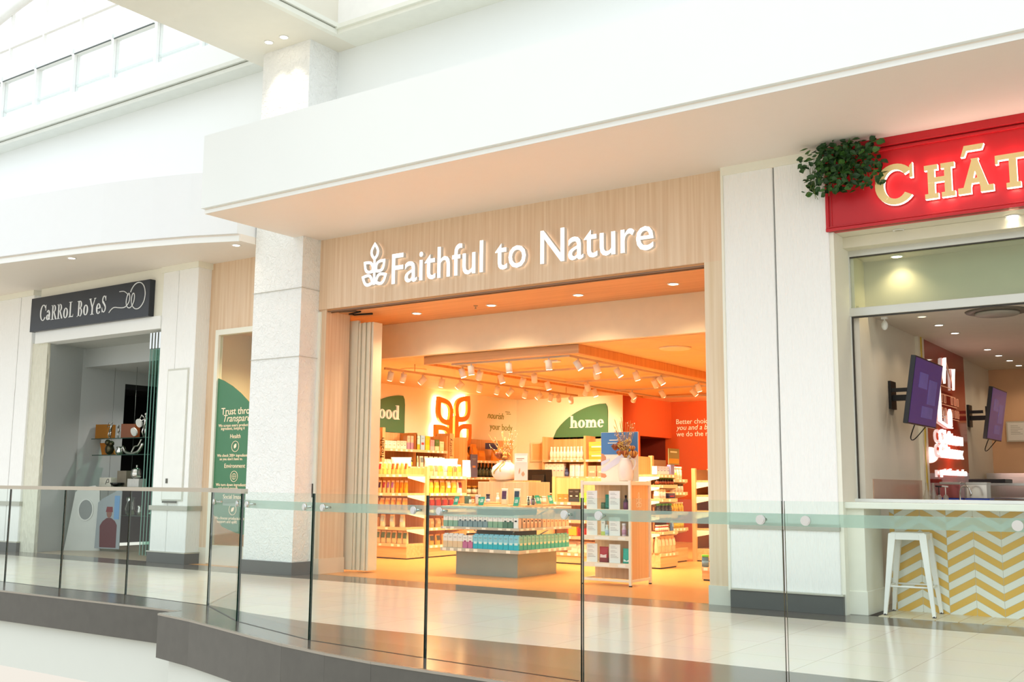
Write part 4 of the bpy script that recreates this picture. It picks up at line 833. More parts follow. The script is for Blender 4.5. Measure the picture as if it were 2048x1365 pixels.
def vase(loc, lab, h, r, handle, sc=1.0, seed=1):
    rd = random.Random(seed); t = thing('flower_vase', lab, 'vase', loc)
    prof = [(r * .55, 0), (r * .7, .01), (r * .95, h * .25), (r, h * .45), (r * .9, h * .68), (r * .5, h * .88), (r * .42, h * .95), (r * .48, h), (r * .38, h), (r * .34, h * .9)]
    if handle: prof = [(r * .72, 0), (r * .85, .01), (r * .95, h * .3), (r * .98, h * .6), (r * .8, h * .82), (r * .66, h * .92), (r * .72, h), (r * .6, h), (r * .56, h * .9)]
    MB().lathe(prof, 22).build('vase_body', M('#F2E4DA', .3, vary=.03), t)
    if handle: MB().tube(smooth([(r * .6, 0, h * .93), (r * 1.15, 0, h * .98), (r * 1.35, 0, h * .78), (r * 1.1, 0, h * .55), (r * .93, 0, h * .5)]), .012, 8).build('handle', M('#F2E4DA', .3, vary=.03), t)
    z0 = h * .9; st = MB(); bd = MB(); hd = MB(); rb = MB()
    for i in range(26):
        a = rd.uniform(0, 2 * pi); sp = rd.uniform(.05, .28); H = rd.uniform(.22, .46) * sc
        p = smooth([(0, 0, z0 - .06), (cos(a) * sp * .35, sin(a) * sp * .2, z0 + H * .4), (cos(a) * sp, sin(a) * sp * .5, z0 + H)], 4); st.tube(p, .0028, 4)
        if i % 2:
            for q in range(9): k = .45 + .55 * q / 8; P_ = Vector(p[min(len(p) - 1, int(k * (len(p) - 1)))]) + Vector((rd.uniform(-.014, .014), rd.uniform(-.014, .014), rd.uniform(-.01, .012))); bd.ball(P_, rd.uniform(.005, .008), 6)
    for i in range(9):
        a = rd.uniform(0, 2 * pi); q = rd.uniform(.03, .13); c = Vector((cos(a) * q, sin(a) * q * .6 - .03, z0 + rd.uniform(.05, .17) * sc)); R = rd.uniform(.026, .042)
        hd.ball(c, R, 8, i % 3, (1, 1, 1.15))
        for w in range(7): b = 2 * pi * w / 7; hd.tube([c + Vector((cos(b) * R * .6, sin(b) * R * .6, -R * .4)), c + Vector((cos(b) * R * 1.25, sin(b) * R * 1.1, R * .5)), c + Vector((cos(b) * R * .6, sin(b) * R * .6, R * 1.3))], [R * .3, R * .35, .002], 5, (i + 1) % 3)
    for i in range(8):
        a = i * .8; c = Vector((cos(a) * .05, -.03, z0 + .06 + .02 * i * sc)); rb.tube(smooth([c, c + Vector((.05 * cos(i), -.02, .05)), c + Vector((.07 * cos(i * 1.7), 0, .0)), c + Vector((0, 0, -.04))], 4), .005, 5)
    if not handle: rb.tube(smooth([(.03, -r * .5, h * .95), (.02, -r * .9, h * .7), (-.04, -r * 1.02, h * .45), (-.05, -r * 1.0, h * .3)], 5), .008, 5); rb.tube(smooth([(.05, -r * .5, h * .95), (.10, -r * .85, h * .8), (.05, -r * 1.0, h * .6), (.06, -r * 1.03, h * .42)], 5), .007, 5)
    st.build('stems', M('#B98A45', .6), t); bd.build('buds', M('#F3E3CF', .6), t); hd.build('flower_heads', [M('#A8552E', .6, vary=.3), M('#8A4A2A', .6, vary=.3), M('#D08A3C', .6, vary=.3)], t); rb.build('ribbon', M('#D9B25C', .5), t)
vase((-8.33, 11.80, 1.246), 'round cream vase of dried flowers on the centre display', .27, .185, False, .95, 4)
pc = thing('info_card', 'pale pink photo card right of the round vase', 'sign', (-8.01, 11.72, 1.246), .12)
B(-.10, .10, 0, .006, 0, .36).build('card', M('#F3DDD2', .5), pc); B(-.09, .09, -.002, 0, .24, .33).build('print', M('#FBF3EA', .5), pc); MB().prism(leaf_pts(-.03, .08, .09, .02, 1.4), -.002, 0, 'y').prism(leaf_pts(.03, .05, .07, .05, 1.5), -.002, 0, 'y').build('picture', M('#C99B78', .5), pc); B(-.07, .05, -.003, -.002, .285, .295).box(-.06, .02, -.003, -.002, .265, .272).build('print', M('#B98F74', .5), pc)

# ------------------------------------------------------------------ white rack at the entrance
rk = thing('display_rack', 'white-framed slim rack with oak side panel and three shelves near the entrance', 'rack', (-6.72, 11.17, 0))
RM = M('#F3E8D4', .4)
for x in (.0, .66):
    for y in (.0, .50): B(x - .016, x + .016, y - .016, y + .016, .015, 1.245).build('post', RM, rk, bevel=.003); MB().lathe([(.02, 0), (.02, .015)], 10, (x, y, 0)).build('foot', BLACK, rk)
B(0, .66, -.014, .014, 1.19, 1.225).box(0, .66, .486, .514, 1.19, 1.225).box(-.014, .014, 0, .5, 1.19, 1.225).box(.646, .674, 0, .5, 1.19, 1.225).box(0, .66, -.01, .01, .05, .08).box(.65, .67, 0, .5, .05, .08).box(-.01, .01, 0, .5, .05, .08).build('rail', RM, rk, bevel=.003)
B(0, .66, 0, .5, 1.222, 1.236).build('top_shelf', RM, rk); B(.02, .64, .27, .285, .06, 1.19).build('back_panel', wood('#D3B58C', '#E4CBA5', 'z'), rk)
sp_ = B(.645, .66, .04, .46, .08, 1.19).build('side_panel', wood('#E2AE74', '#EDBF89', 'z'), rk)
mb = MB(); sprig(mb, .22, .93, .18, .007, .660, .662, axis='x'); mb.build('leaf_sprig', M('#FBE8CE', .4), sp_)
for z in (.90, .585, .265):
    s = B(.01, .645, 0, .27, z - .02, z).build('shelf', RM, rk); B(.01, .645, -.012, 0, z - .05, z + .003).build('price_rail', RM, s)
    B(.18, .38, -.014, -.012, z - .04, z - .012).box(.5, .6, -.014, -.012, z - .04, z - .012).build('price_tickets', M('#F7F4EC', .5), s)
RK = F(-6.72, 11.17, 0)
def sheet(x, z, lab):
    px, py = RK.at(x, .05); t = B(-.075, .075, 0, .004, 0, .22).build('notice_sheet', M('#F4F6F3', .5), None, (px, py, z + .001), 0, label=lab, cat='notice', group='white notices on the rack'); q = MB()
    for k in range(9):
        if k not in (2, 5): q.box(-.055, .01 + .04 * ((k * 7) % 3) / 2, -.001, 0, .19 - k * .016, .193 - k * .016)
    q.build('print', M('#8E8E8C', .5), t)
for z, nm in ((.90, 'top'), (.585, 'middle'), (.265, 'bottom')): sheet(.105, z, 'white printed notice at the left of the rack %s shelf' % nm); sheet(.42, z, 'white printed notice right of centre on the rack %s shelf' % nm)
rp = lambda x, y=.06: RK.at(x, y)
one(jar(.032, .08, '#5C7A52', '#3E5C44', '#4E6B4A'), *rp(.245), .901, 0, 'small green jar on the top rack shelf', 'jar')
one(pouch(.11, .05, .175, '#1C7A62', '#2B8C74', '#176A55', lr=(.15, .4), seal='#1C7A62'), *rp(.33), .901, 0, 'dark green pouch on the top rack shelf', 'pouch')
one(bottle(.030, .17, '#3D2433', '#1E1718', '#7C3F68', .35, lo=.02, hi=.5), *rp(.555), .901, 0, 'dark bottle with purple label on the top rack shelf', 'bottle')
one(carton(.055, .05, .19, '#E9F0E6', '#C9D86A', .25), *rp(.255), .586, 0, 'white carton with lime base on the middle rack shelf', 'carton')
one(bottle(.024, .13, '#D6EEE8', '#E9F4F0', '#BFD9EE', .6), *rp(.315, .03), .586, 0, 'pale aqua bottle on the middle rack shelf', 'bottle')
one(bottle(.028, .15, '#EFD3DC', '#F6F1F2', '#D79DB6', .75), *rp(.53), .586, 0, 'pink and white bottle on the middle rack shelf', 'bottle')
one(bottle(.026, .15, '#2D6DAE', '#2A4F86', '#6FA8D8', .7), *rp(.615), .586, 0, 'blue bottle on the middle rack shelf', 'bottle')
one(pouch(.125, .05, .185, '#B8242B', '#F0DAD2', '#8C2A2E', lr=(.3, .58), seal='#B8242B'), *rp(.255), .266, 0, 'red pouch on the bottom rack shelf', 'pouch')
one(pouch(.12, .05, .175, '#2DB59E', '#E4F3EC', '#23A48E', lr=(.12, .38), seal='#2DB59E'), *rp(.575), .266, 0, 'turquoise pouch on the bottom rack shelf', 'pouch')
ps = thing('poster', 'blue and white food poster standing on the white rack', 'poster', (-6.62, 11.46, 1.238))
B(0, .52, 0, .012, 0, .605).build('board', M('#F3EAD9', .5), ps); B(.003, .517, -.003, 0, .33, .602).build('picture', M('#4F7FB8', .5), ps)
MB().prism([(.003, .15), (.28, .33), (.40, .34), (.40, .30), (.06, .12), (.003, .11)], -.004, -.0005, 'y').prism([(.003, .19), (.12, .25), (.12, .28), (.003, .24)], -.006, -.003, 'y').build('picture', M('#DAD6E6', .5), ps)
MB().prism([(.003, .24), (.04, .23), (.07, .26), (.07, .30), (.03, .34), (.003, .34)], -.006, -.0005, 'y').prism([(.003, .05), (.05, .04), (.08, .06), (.06, .09), (.003, .10)], -.006, -.0005, 'y').build('picture', M('#D9906A', .5), ps)
B(.12, .30, -.005, -.003, .50, .512).box(.10, .28, -.005, -.003, .465, .475).build('print', M('#E9E2D2', .5), ps)
vase((-6.20, 11.33, 1.238), 'cream handled jug of dried flowers on the white rack', .28, .10, True, 1.15, 11)
# ------------------------------------------------------------------ gondolas and wall bays
ga = U('gondola_shelf', 'oak gondola end with five shelves of snack pouches, left of the centre display', 'shelving', -12.0, 12.9, 0, 1.0, .5, [1.34, 1.04, .77, .50, .24], 1.45)
gb = U('gondola_shelf', 'long side of the oak gondola holding pouches, behind the end unit', 'shelving', -11.0, 13.45, pi / 2, .98, .45, [1.32, 1.04, .77, .48, .20], 1.45, plinth=.18)
w0 = U('wall_shelf', 'narrow oak wall bay beside the folding doors', 'shelving', -12.45, 13.08, pi / 2, .75, .42, [1.80, 1.56, 1.29, 1.03, .7, .3], 2.12, sides=1, posts=False)
w1 = U('wall_shelf', 'oak wall bay with boxes under the green food sign', 'shelving', -12.45, 13.93, pi / 2, .9, .42, [1.81, 1.50, 1.26, 1.0, .7, .3], 2.12, sides=1, posts=False)
w2 = U('wall_shelf', 'oak wall bay with cereal boxes below the leaf emblem', 'shelving', -12.45, 14.83, pi / 2, .9, .42, [1.81, 1.50, 1.26, 1.0, .7, .3], 2.10, sides=1, posts=False)
w3 = U('wall_shelf', 'far oak wall bay with orange bags and dark bottles', 'shelving', -12.45, 16.35, pi / 2, 1.55, .42, [1.66, 1.33, 1.0, .7, .3], 2.10, sides=1, posts=False)
h1 = U('wall_shelf', 'bright back-wall bay with white bottles under the home sign', 'shelving', -11.95, 18.28, 0, 1.0, .42, [1.70, 1.36, 1.05, .7, .3], 2.18, sides=1, posts=False, lipm=M('#F3B48A', .5))
h2 = U('wall_shelf', 'narrow back-wall bay with two orange boxes beside the blue poster', 'shelving', -10.93, 18.28, 0, .5, .42, [1.70, 1.36, 1.05, .7, .3], 2.18, sides=1, posts=False)
gf = U('gondola_shelf', 'low oak gondola between the centre display and the white rack', 'shelving', -9.1, 13.8, 0, 1.1, .5, [.93, .66, .42, .17], 1.3, plinth=.15, lipm=M('#F0A97E', .5))
gc = U('gondola_shelf', 'oak gondola end with tan pouches right of the white rack', 'shelving', -7.0, 13.8, pi / 2, .56, .45, [1.35, 1.20, 1.0, .77, .53, .22], 1.62, plinth=.2, back=WD)
ge = U('gondola_shelf', 'recessed middle part of the right oak gondola with yellow jars', 'shelving', -7.4, 14.5, pi / 2, 1.05, .4, [1.29, 1.09, .78, .53], 1.60, plinth=.22, posts=False, back=BACKP)
gd = U('gondola_shelf', 'far oak gondola end near the orange-red wall', 'shelving', -6.9, 15.65, pi / 2, .6, .45, [1.28, 1.05, .80, .52], 1.45, plinth=.2, back=BACKP)
gg = U('gondola_shelf', 'low grey plinth shelf beside the right entrance jamb', 'shelving', -5.76, 12.5, 0, .8, .5, [.17], .6, plinth=.15)
for x, y, l, z0, z1 in ((-12.44, 13.87, 'slim oak header slat with small lettering near the folding doors', 1.50, 2.17), (-12.44, 15.775, 'slim oak header slat with small lettering below the leaf emblem', 1.57, 2.15)):
    t = thing('header_slat', l, 'sign', (x, y, z0)); B(-.3, .03, -.02, .05 if y < 14 else .10, 0, z1 - z0).build('slat', WD, t)
    q = text_mb('health' if y < 14 else 'pantry', .34, None, .002); q.mi = [0] * len(q.mi); q.v = [(.033, .045 - p[2] - (0 if y > 14 else .02), p[0] + .15) for p in q.v]; q.build('lettering', M('#A86A34', .5), t)

PO = lambda c, l, **k: pouch(.062, .05, .20, c, l, **k)
A_ = 'on the gondola end top shelf by the doors'
for i, (c, l) in enumerate([('#E8A860', '#A22E2A'), ('#EDBE62', '#D9CC62'), ('#E6BC6A', '#9FB26A'), ('#E7A256', '#D8522A'), ('#EDA65A', '#E0571E'), ('#E9A65C', '#E9A24E'), ('#EAA95C', '#D9501F')]):
    one(PO(c, l), *ga.at(.36 + i * .092, .04), 1.341, 0, '%s snack pouch from the left %s' % (ORD[i], A_), 'pouch')
A_ = 'on the gondola end second shelf by the doors'
for i, (c, l) in enumerate([('#DDA86A', '#3B2440'), ('#DDA86A', '#8E2340'), ('#D9A972', '#8E5A93'), ('#D9A972', '#8E5A93'), ('#EE8A1E', '#E07A1A'), ('#EE8A1E', '#C85F1A'), ('#EE8A1E', '#E07A1A')]):
    one(PO(c, l), *ga.at(.36 + i * .092, .04), 1.041, 0, '%s pouch from the left %s' % (ORD[i], A_), 'pouch')
stock(ga, .77, .1, .95, 7, pouch(.09, .06, .19, '#EDA24C', '#F0B45A'), '{o} orange dried-fruit pouch on the third shelf of the gondola end', 'pouch', 'orange dried-fruit pouches', .04)
stock(ga, .50, .12, .95, 4, pouch(.10, .06, .2, '#EEDDBE', '#B8CFE0'), '{o} pale pouch on the fourth shelf of the gondola end', 'pouch', 'pale pouches on the fourth shelf', .04)
stock(ga, .24, .05, .98, 8, pouch(.10, .06, .2, '#E6C998', '#5F7F6A'), '{o} cream pouch with green label on the lowest shelf of the gondola end', 'pouch', 'green-labelled pouches', .04)
B_ = 'on the top shelf of the gondola side'
for i, (c, l) in enumerate([('#E0A87A', '#E08A4A'), ('#D9A88A', '#C97A5A'), ('#EBC46A', '#D9B93A'), ('#E6C0A8', '#D990A8'), ('#E9B64E', '#C9A62E'), ('#B99A5A', '#7A6A4A'), ('#EBC46A', '#E0A030')]):
    one(pouch(.10, .05, .20, c, l), *gb.at(.08 + i * .128, .03), 1.321, pi / 2, '%s pouch from the left %s' % (ORD[i], B_), 'pouch')
B_ = 'on the second shelf of the gondola side'
for i, (c, l) in enumerate([('#F2C22E', '#F7D95A'), ('#F2C22E', '#F7D95A'), ('#E8A13A', '#E8A13A'), ('#E8A13A', '#F4E6D0'), ('#F0AE2E', '#F4C860'), ('#F3E3C8', '#7A2E34')]):
    one(pouch(.12, .06, .21, c, l), *gb.at(.09 + i * .155, .03), 1.041, pi / 2, '%s yellow or cream pouch from the left %s' % (ORD[i], B_), 'pouch')
stock(gb, .77, .05, .9, 5, pouch(.13, .07, .19, '#A63A3A', '#D9453A'), '{o} dark red pouch on the third shelf of the gondola side', 'pouch', 'dark red pouches', .03)
stock(gb, .48, .05, .9, 5, pouch(.13, .07, .15, '#B98A5A', '#C9A67A', seal='#D9A67A'), '{o} brown pouch on the fourth shelf of the gondola side', 'pouch', 'brown pouches', .03)
stock(gb, .20, .05, .9, 5, pouch(.13, .07, .17, '#D9A050', '#5A5A52', seal='#E0B070'), '{o} amber pouch on the lowest shelf of the gondola side', 'pouch', 'amber pouches', .03)
for i, (x, yy) in enumerate([(-11.5, 13.3), (-11.2, 13.8), (-11.3, 14.3)]):
    one(pouch(.34, .10, .15, '#FBF4E4', '#FFFDF4', seal='#FFFDF4'), x, yy, 1.475, .6, 'large white pack standing on top of the gondola, %s from the front' % ORD[i], 'pack')
one(pouch(.22, .08, .30, '#FBF6EA', '#FFFEF8', seal='#FFFEF8'), -11.05, 14.55, 1.30, pi / 2, 'tall white bag at the far end of the gondola side', 'bag')
one(carton(.22, .02, .44, '#5F5C74', '#5F5C74', dots='#D9814A'), -12.4, 16.52, 1.331, pi / 2, 'grey-purple card with orange print below the leaf emblem', 'card')
# wall bays
stock(w0, 1.80, .28, .72, 2, bottle(.05, .19, '#A8A69C', '#FBF8F0', '#8F8D86', .5), '{o} grey-and-white bottle in the narrow wall bay', 'bottle', 'grey bottles in the narrow bay', .04)
stock(w0, 1.56, .28, .74, 3, bottle(.045, .2, '#BFE3DC', '#F6F3EA', '#5CC4BE', .5), '{o} aqua bottle in the narrow wall bay', 'bottle', 'aqua bottles in the narrow bay', .04)
stock(w0, 1.29, .25, .74, 3, bottle(.05, .16, '#FAF6EA', '#FDFBF4', '#E9DFCB', .5), '{o} white bottle in the narrow wall bay', 'bottle', 'white bottles in the narrow bay', .04)
stock(w0, 1.03, .25, .74, 4, carton(.08, .08, .10, '#C98A4A', '#C98A4A'), '{o} small brown box in the narrow wall bay', 'box', 'brown boxes in the narrow bay', .04)
stock(w1, 1.81, .04, .40, 3, carton(.115, .1, .14, '#FBF6E8', '#F8F1DE', dots='#A8A86A'), '{o} low white box on the top of the wall bay under the food sign', 'box', 'low white boxes', .05)
stock(w1, 1.81, .41, .68, 3, carton(.085, .1, .15, '#F7D9C8', '#FBF0E0', dots='#C97A6A'), '{o} pink-topped box on the top of the wall bay under the food sign', 'box', 'pink-topped boxes', .05)
stock(w1, 1.81, .69, .88, 2, carton(.08, .1, .25, '#D9B79A', '#B08AA8'), '{o} tall mauve carton on the top of the wall bay under the food sign', 'carton', 'tall mauve cartons', .05)
stock(w1, 1.50, .04, .35, 3, carton(.095, .1, .12, '#F6EBCB', '#F3E2B2'), '{o} cream box on the second shelf under the food sign', 'box', 'cream boxes on the second shelf', .05)
stock(w1, 1.50, .38, .88, 6, jar(.04, .14, '#3C3A2A', '#8A7A4A', '#D9C23A'), '{o} dark jar with yellow label on the second shelf under the food sign', 'jar', 'dark jars with yellow labels', .05)
stock(w1, 1.26, .04, .88, 6, carton(.10, .1, .15, '#2E2C52', '#35335C', dots='#C9C4E0'), '{o} navy carton on the third shelf under the food sign', 'carton', 'navy cartons', .05)
for i, (c, l, h_) in enumerate([('#F7EEDD', '#F0C23A', .26), ('#9DC7E8', '#E8C45A', .27), ('#F2C21E', '#F5D040', .26), ('#EE9AA0', '#F3C0B8', .2), ('#5A7A3A', '#F3E2B8', .21), ('#F7E3B8', '#F3D9A0', .18)]):
    one(carton(.12, .08, h_, c, l if i != 1 else '#A9CFEA', .4, lab='#D9453A' if i == 1 else None), *w2.at(.09 + i * .142, .05), 1.811, pi / 2, ['white cereal box with yellow circle', 'light blue cereal box with red band', 'bright yellow cereal box', 'small pink box', 'short green-topped box', 'low cream box'][i] + ' on the wall bay below the leaf emblem', 'box')
for i, (c, l) in enumerate([('#F3E6D0', '#B9B98A'), ('#E6D3B8', '#7A8A8A'), ('#E9B98A', '#C98A5A'), ('#C9324A', '#E9708A'), ('#E9C8C0', '#B87A8A'), ('#E9581E', '#F08A3A')]):
    one(pouch(.11, .06, .2, c, l), *w2.at(.09 + i * .142, .05), 1.501, pi / 2, '%s pouch from the left on the second shelf below the leaf emblem' % ORD[i], 'pouch')
for i, (x, yy, w_, h_) in enumerate([(.10, .06, .2, .15), (.36, .06, .2, .32), (.62, .08, .3, .2), (1.1, .06, .22, .24), (1.36, .06, .22, .2)]):
    one(pouch(w_, .12, h_, '#E08A1E', '#EE9E30', seal='#E9982A'), *w3.at(x, yy), 1.661, pi / 2, '%s orange bag from the left on the far wall bay' % ORD[i], 'bag')
one(bottle(.08, .28, '#4A1E12', '#3A160E', None, .9, sh=.9), *w3.at(.55, .2), 1.661, pi / 2, 'dark brown round pack behind the orange bags', 'pack')
one(carton(.3, .1, .12, '#3A3A6A', '#3A3A6A'), *w3.at(.95, .05), 1.90, pi / 2, 'dark blue pack on top of the orange bags', 'pack')
stock(w3, 1.33, .25, 1.2, 8, bottle(.045, .30, '#26261A', '#17160F', '#4E5036', .35), '{o} dark oil bottle on the far wall bay', 'bottle', 'dark oil bottles', .05)
stock(w3, 1.0, .1, 1.4, 7, jar(.06, .16, '#6A4A22', '#C98A2A', '#E9DFC0'), '{o} brown jar below the oil bottles', 'jar', 'brown jars', .05)
fm = thing('picture_frame', 'empty oak frame on the back wall left of the bright bay', 'frame', (-12.5, 18.7, 1.68))
B(0, .36, -.03, 0, 0, .40).box(.04, .32, -.032, -.03, .04, .36).build('backing', M('#F2C98A', .5), fm); B(0, .36, -.05, -.03, 0, .035).box(0, .36, -.05, -.03, .365, .40).box(0, .035, -.05, -.03, 0, .4).box(.325, .36, -.05, -.03, 0, .4).build('moulding', M('#F6E0B4', .4), fm)
stock(h1, 1.70, .12, .92, 10, bottle(.036, .27, '#FFF9EA', '#FFFDF4', '#F6EAD0', .5), '{o} tall white bottle on the top shelf under the home sign', 'bottle', 'tall white bottles', .05)
stock(h1, 1.36, .02, .48, 5, carton(.085, .1, .27, '#FBF3E8', '#F3DCCB', dots='#B88A9A'), '{o} white pack on the second shelf under the home sign', 'pack', 'white packs under the home sign', .05)
one(bottle(.04, .18, '#3E4468', '#25232C', '#5A6490', .6), *h1.at(.54, .03), 1.361, 0, 'small navy bottle on the second shelf under the home sign', 'bottle')
stock(h1, 1.36, .60, .98, 3, pouch(.12, .06, .26, '#E9EDF3', '#F3E9DC', seal='#F6F6F3'), '{o} pale blue pouch on the second shelf under the home sign', 'pouch', 'pale blue pouches', .05)
for z, l in ((1.701, 'lower'), (1.881, 'upper')): one(carton(.36, .2, .175, '#F2B24A', '#EBA238', lab='#FFF3D0'), *h2.at(.24, .04), z, 0, '%s of two stacked orange boxes beside the blue poster' % l, 'box')
stock(h2, 1.36, .02, .45, 2, carton(.19, .1, .22, '#E9B090', '#E0A088', lab='#F6D9C0'), '{o} terracotta carton below the two orange boxes', 'carton', 'terracotta cartons', .05)
for i, c in enumerate(['#F2B84A', '#F09A6A', '#EE6A5A', '#F0724A', '#D9423A']):
    one(carton(.16, .08, .20, c, c, dots='#F9DCA8'), *h1.at(.12 + i * .19, .05), 1.051, 0, '%s tea box from the left, yellow to red row under the home sign' % ORD[i], 'box')
stock(h2, 1.05, .02, .45, 3, carton(.12, .1, .2, '#C93A34', '#B8322E'), '{o} red box on the third shelf of the narrow back bay', 'box', 'red boxes in the narrow back bay', .05)
for i, (c, h_) in enumerate([('#E98A3A', .12), ('#E9803A', .12), ('#3A3430', .2), ('#3A3430', .2), ('#8FC43A', .14), ('#9CC84A', .14), ('#6A8A2A', .13)]):
    one(carton(.10, .07, h_, c, c, dots='#F3E6CC'), *gf.at(.38 + i * .1, .03), .931, 0, '%s box from the left on the upper shelf behind the centre display' % ORD[i], 'box')
stock(gf, .42, .5, 1.05, 5, carton(.09, .07, .12, '#D9483A', '#C93A2E', dots='#F0B45A'), '{o} red box on the middle shelf of the low gondola', 'box', 'red boxes on the low gondola', .03)
one(carton(.14, .07, .13, '#F2A82A', '#F2A82A'), *gf.at(.62, -.0), .432, 0, 'yellow box in front of the red boxes on the low gondola', 'box')
stock(gf, .17, .5, 1.05, 3, pouch(.2, .12, .17, '#F6E3CC', '#F3D3B8', seal='#F9EEDD'), '{o} pale bag on the lowest shelf of the low gondola', 'bag', 'pale bags on the low gondola', .03)
stock(gf, .66, .5, 1.05, 4, carton(.1, .07, .14, '#6A3A5A', '#5A2E4E'), '{o} plum box on the shelf behind the centre display cartons', 'box', 'plum boxes', .03)
# right gondola
stock(gc, 1.35, .0, .42, 4, carton(.10, .08, .12, '#C6CCE6', '#E0E2EE', dots='#6A74A8'), '{o} pale blue box on the top of the right gondola end', 'box', 'pale blue boxes', .04)
one(carton(.12, .06, .15, '#8A86B0', '#8A86B0'), *gc.at(.47, .02), 1.351, pi / 2, 'mauve box at the right of the pale blue boxes', 'box')
stock(gc, 1.20, .0, .56, 7, bottle(.03, .10, '#3A2A22', '#3A7A2E', '#9A4A2A', .8), '{o} dark bottle with green cap on the right gondola end', 'bottle', 'dark bottles with green caps', .03)
stock(gc, 1.0, .0, .3, 3, bottle(.045, .14, '#FAF2E4', '#FDF8EE', '#E9D3D0', .8, sh=.8), '{o} white tub on the right gondola end', 'tub', 'white tubs', .03)
one(carton(.2, .06, .08, '#4A4A6A', '#3E3C58', lab='#C9323A'), *gc.at(.44, .02), 1.001, pi / 2, 'low navy box with red label beside the white tubs', 'box')
stock(gc, .77, .02, .5, 4, bottle(.035, .16, '#3E3430', '#58B04A', '#2E2824', .8), '{o} black bottle with green cap on the fourth shelf of the right gondola end', 'bottle', 'black bottles with green caps', .03)
stock(gc, .53, .0, .36, 6, jar(.028, .09, '#B83A34', '#F3E9DC', '#FBF0E0'), '{o} small red-and-white jar on the right gondola end', 'jar', 'small red-and-white jars', .03)
one(pouch(.07, .05, .15, '#5A7AA8', '#8AA8CC'), *gc.at(.40, -.01), .531, pi / 2, 'blue pouch leaning among the small red-and-white jars', 'pouch')
stock(gc, .22, -.02, .56, 5, pouch(.12, .08, .245, '#E9BE92', '#F2D3B0', seal='#F3D6B0'), '{o} tan pouch on the lowest shelf of the right gondola end', 'pouch', 'tan pouches on the right gondola end', .02)
one(pouch(.12, .08, .245, '#E9BE92', '#F2D3B0', seal='#F3D6B0'), -7.18, 13.78, .221, 0, 'tan pouch facing the entrance at the corner of the right gondola end', 'pouch')
one(pouch(.10, .08, .25, '#E2B88E', '#EED0B0', seal='#F3D6B0'), -7.34, 13.78, .221, 0, 'tan pouch left of the corner one on the right gondola end', 'pouch')
pq = thing('info_card', 'small olive food photo card above the right gondola', 'sign', (-7.02, 14.14, 1.5), pi / 2)
B(0, .36, 0, .008, 0, .24).build('card', M('#8F8A5A', .5), pq); B(.02, .34, -.002, 0, .02, .09).build('picture', M('#E9983A', .5), pq); B(.06, .28, -.002, 0, .18, .2).build('print', M('#F3E9CC', .5), pq)
for i, (x, c) in enumerate([(.62, '#FFF8EA'), (.72, '#FBF3E0'), (.82, '#FFF8EA'), (.92, '#FBF3E0')]): one(bottle(.05, .2, c, '#FFFDF6', '#E9C23A' if i == 1 else '#EFE6D0', .8, sh=.8), *ge.at(x, .03), 1.291, pi / 2, '%s white supplement tub on the recessed gondola shelf' % ORD[i], 'tub')
stock(ge, 1.09, .6, 1.02, 4, bottle(.04, .12, '#FBF3E6', '#2B2622', '#E9DCC8', .8, sh=.8), '{o} white tub with dark lid on the recessed gondola', 'tub', 'white tubs with dark lids', .03)
stock(ge, .78, .55, 1.02, 5, bottle(.036, .15, '#E9C03A', '#F6EBCB', '#D9A82A', .6), '{o} yellow bottle on the recessed gondola', 'bottle', 'yellow bottles', .03)
stock(ge, .53, .55, 1.02, 6, jar(.034, .12, '#C9A62E', '#6A6A2A', '#E3C84A'), '{o} yellow-olive jar on the recessed gondola', 'jar', 'yellow-olive jars', .03)
for i, (x, c) in enumerate([(.1, '#F6EFE3'), (.24, '#E6E2EE'), (.38, '#F6EFE3')]): one(bottle(.045, .2, c, '#F9F6F0', '#D9CFE0', .8, sh=.8), *gd.at(x, .03), 1.281, pi / 2, '%s pale tub on the far gondola end' % ORD[i], 'tub')
stock(gd, 1.05, .05, .5, 3, bottle(.045, .15, '#3A2A22', '#2A1E18', '#F3E3D0', .7), '{o} dark bottle with pale label on the far gondola end', 'bottle', 'dark bottles with pale labels', .04)
stock(gd, .80, .05, .5, 4, carton(.08, .08, .16, '#A9C4AE', '#9AB8A0'), '{o} grey-green carton on the far gondola end', 'carton', 'grey-green cartons', .04)
one(bottle(.045, .15, '#5A7A94', '#6FCB3A', '#7A9AB4', .8, sh=.82), -5.74, 12.52, .171, 0, 'grey-blue bottle with bright green cap beside the right entrance jamb', 'bottle')
# till counter and monitor
ct = thing('till_counter', 'oak till counter behind the centre display', 'counter', (-10.2, 14.45, 0)); B(0, 1.3, 0, .6, 0, .95).build('counter_body', WD, ct); B(-.02, 1.32, -.02, .62, .95, .99).build('worktop', WDX, ct)
mo = thing('monitor', 'black back of a till monitor between the pink card and the bright shelves', 'monitor', (-9.62, 14.62, .99), .0)
MB().obox((0, 0, .26), (.50, .03, .38), Matrix.Rotation(radians(6), 3, 'X')).build('screen_back', BLACK, mo, bevel=.006); B(-.12, .12, -.05, -.012, .17, .36).build('housing', M('#201E1C', .35), mo, bevel=.006); MB().tube([(0, 0, .01), (0, 0, .2)], .02, 10).box(-.11, .11, -.08, .1, 0, .012).build('stand', BLACK, mo)

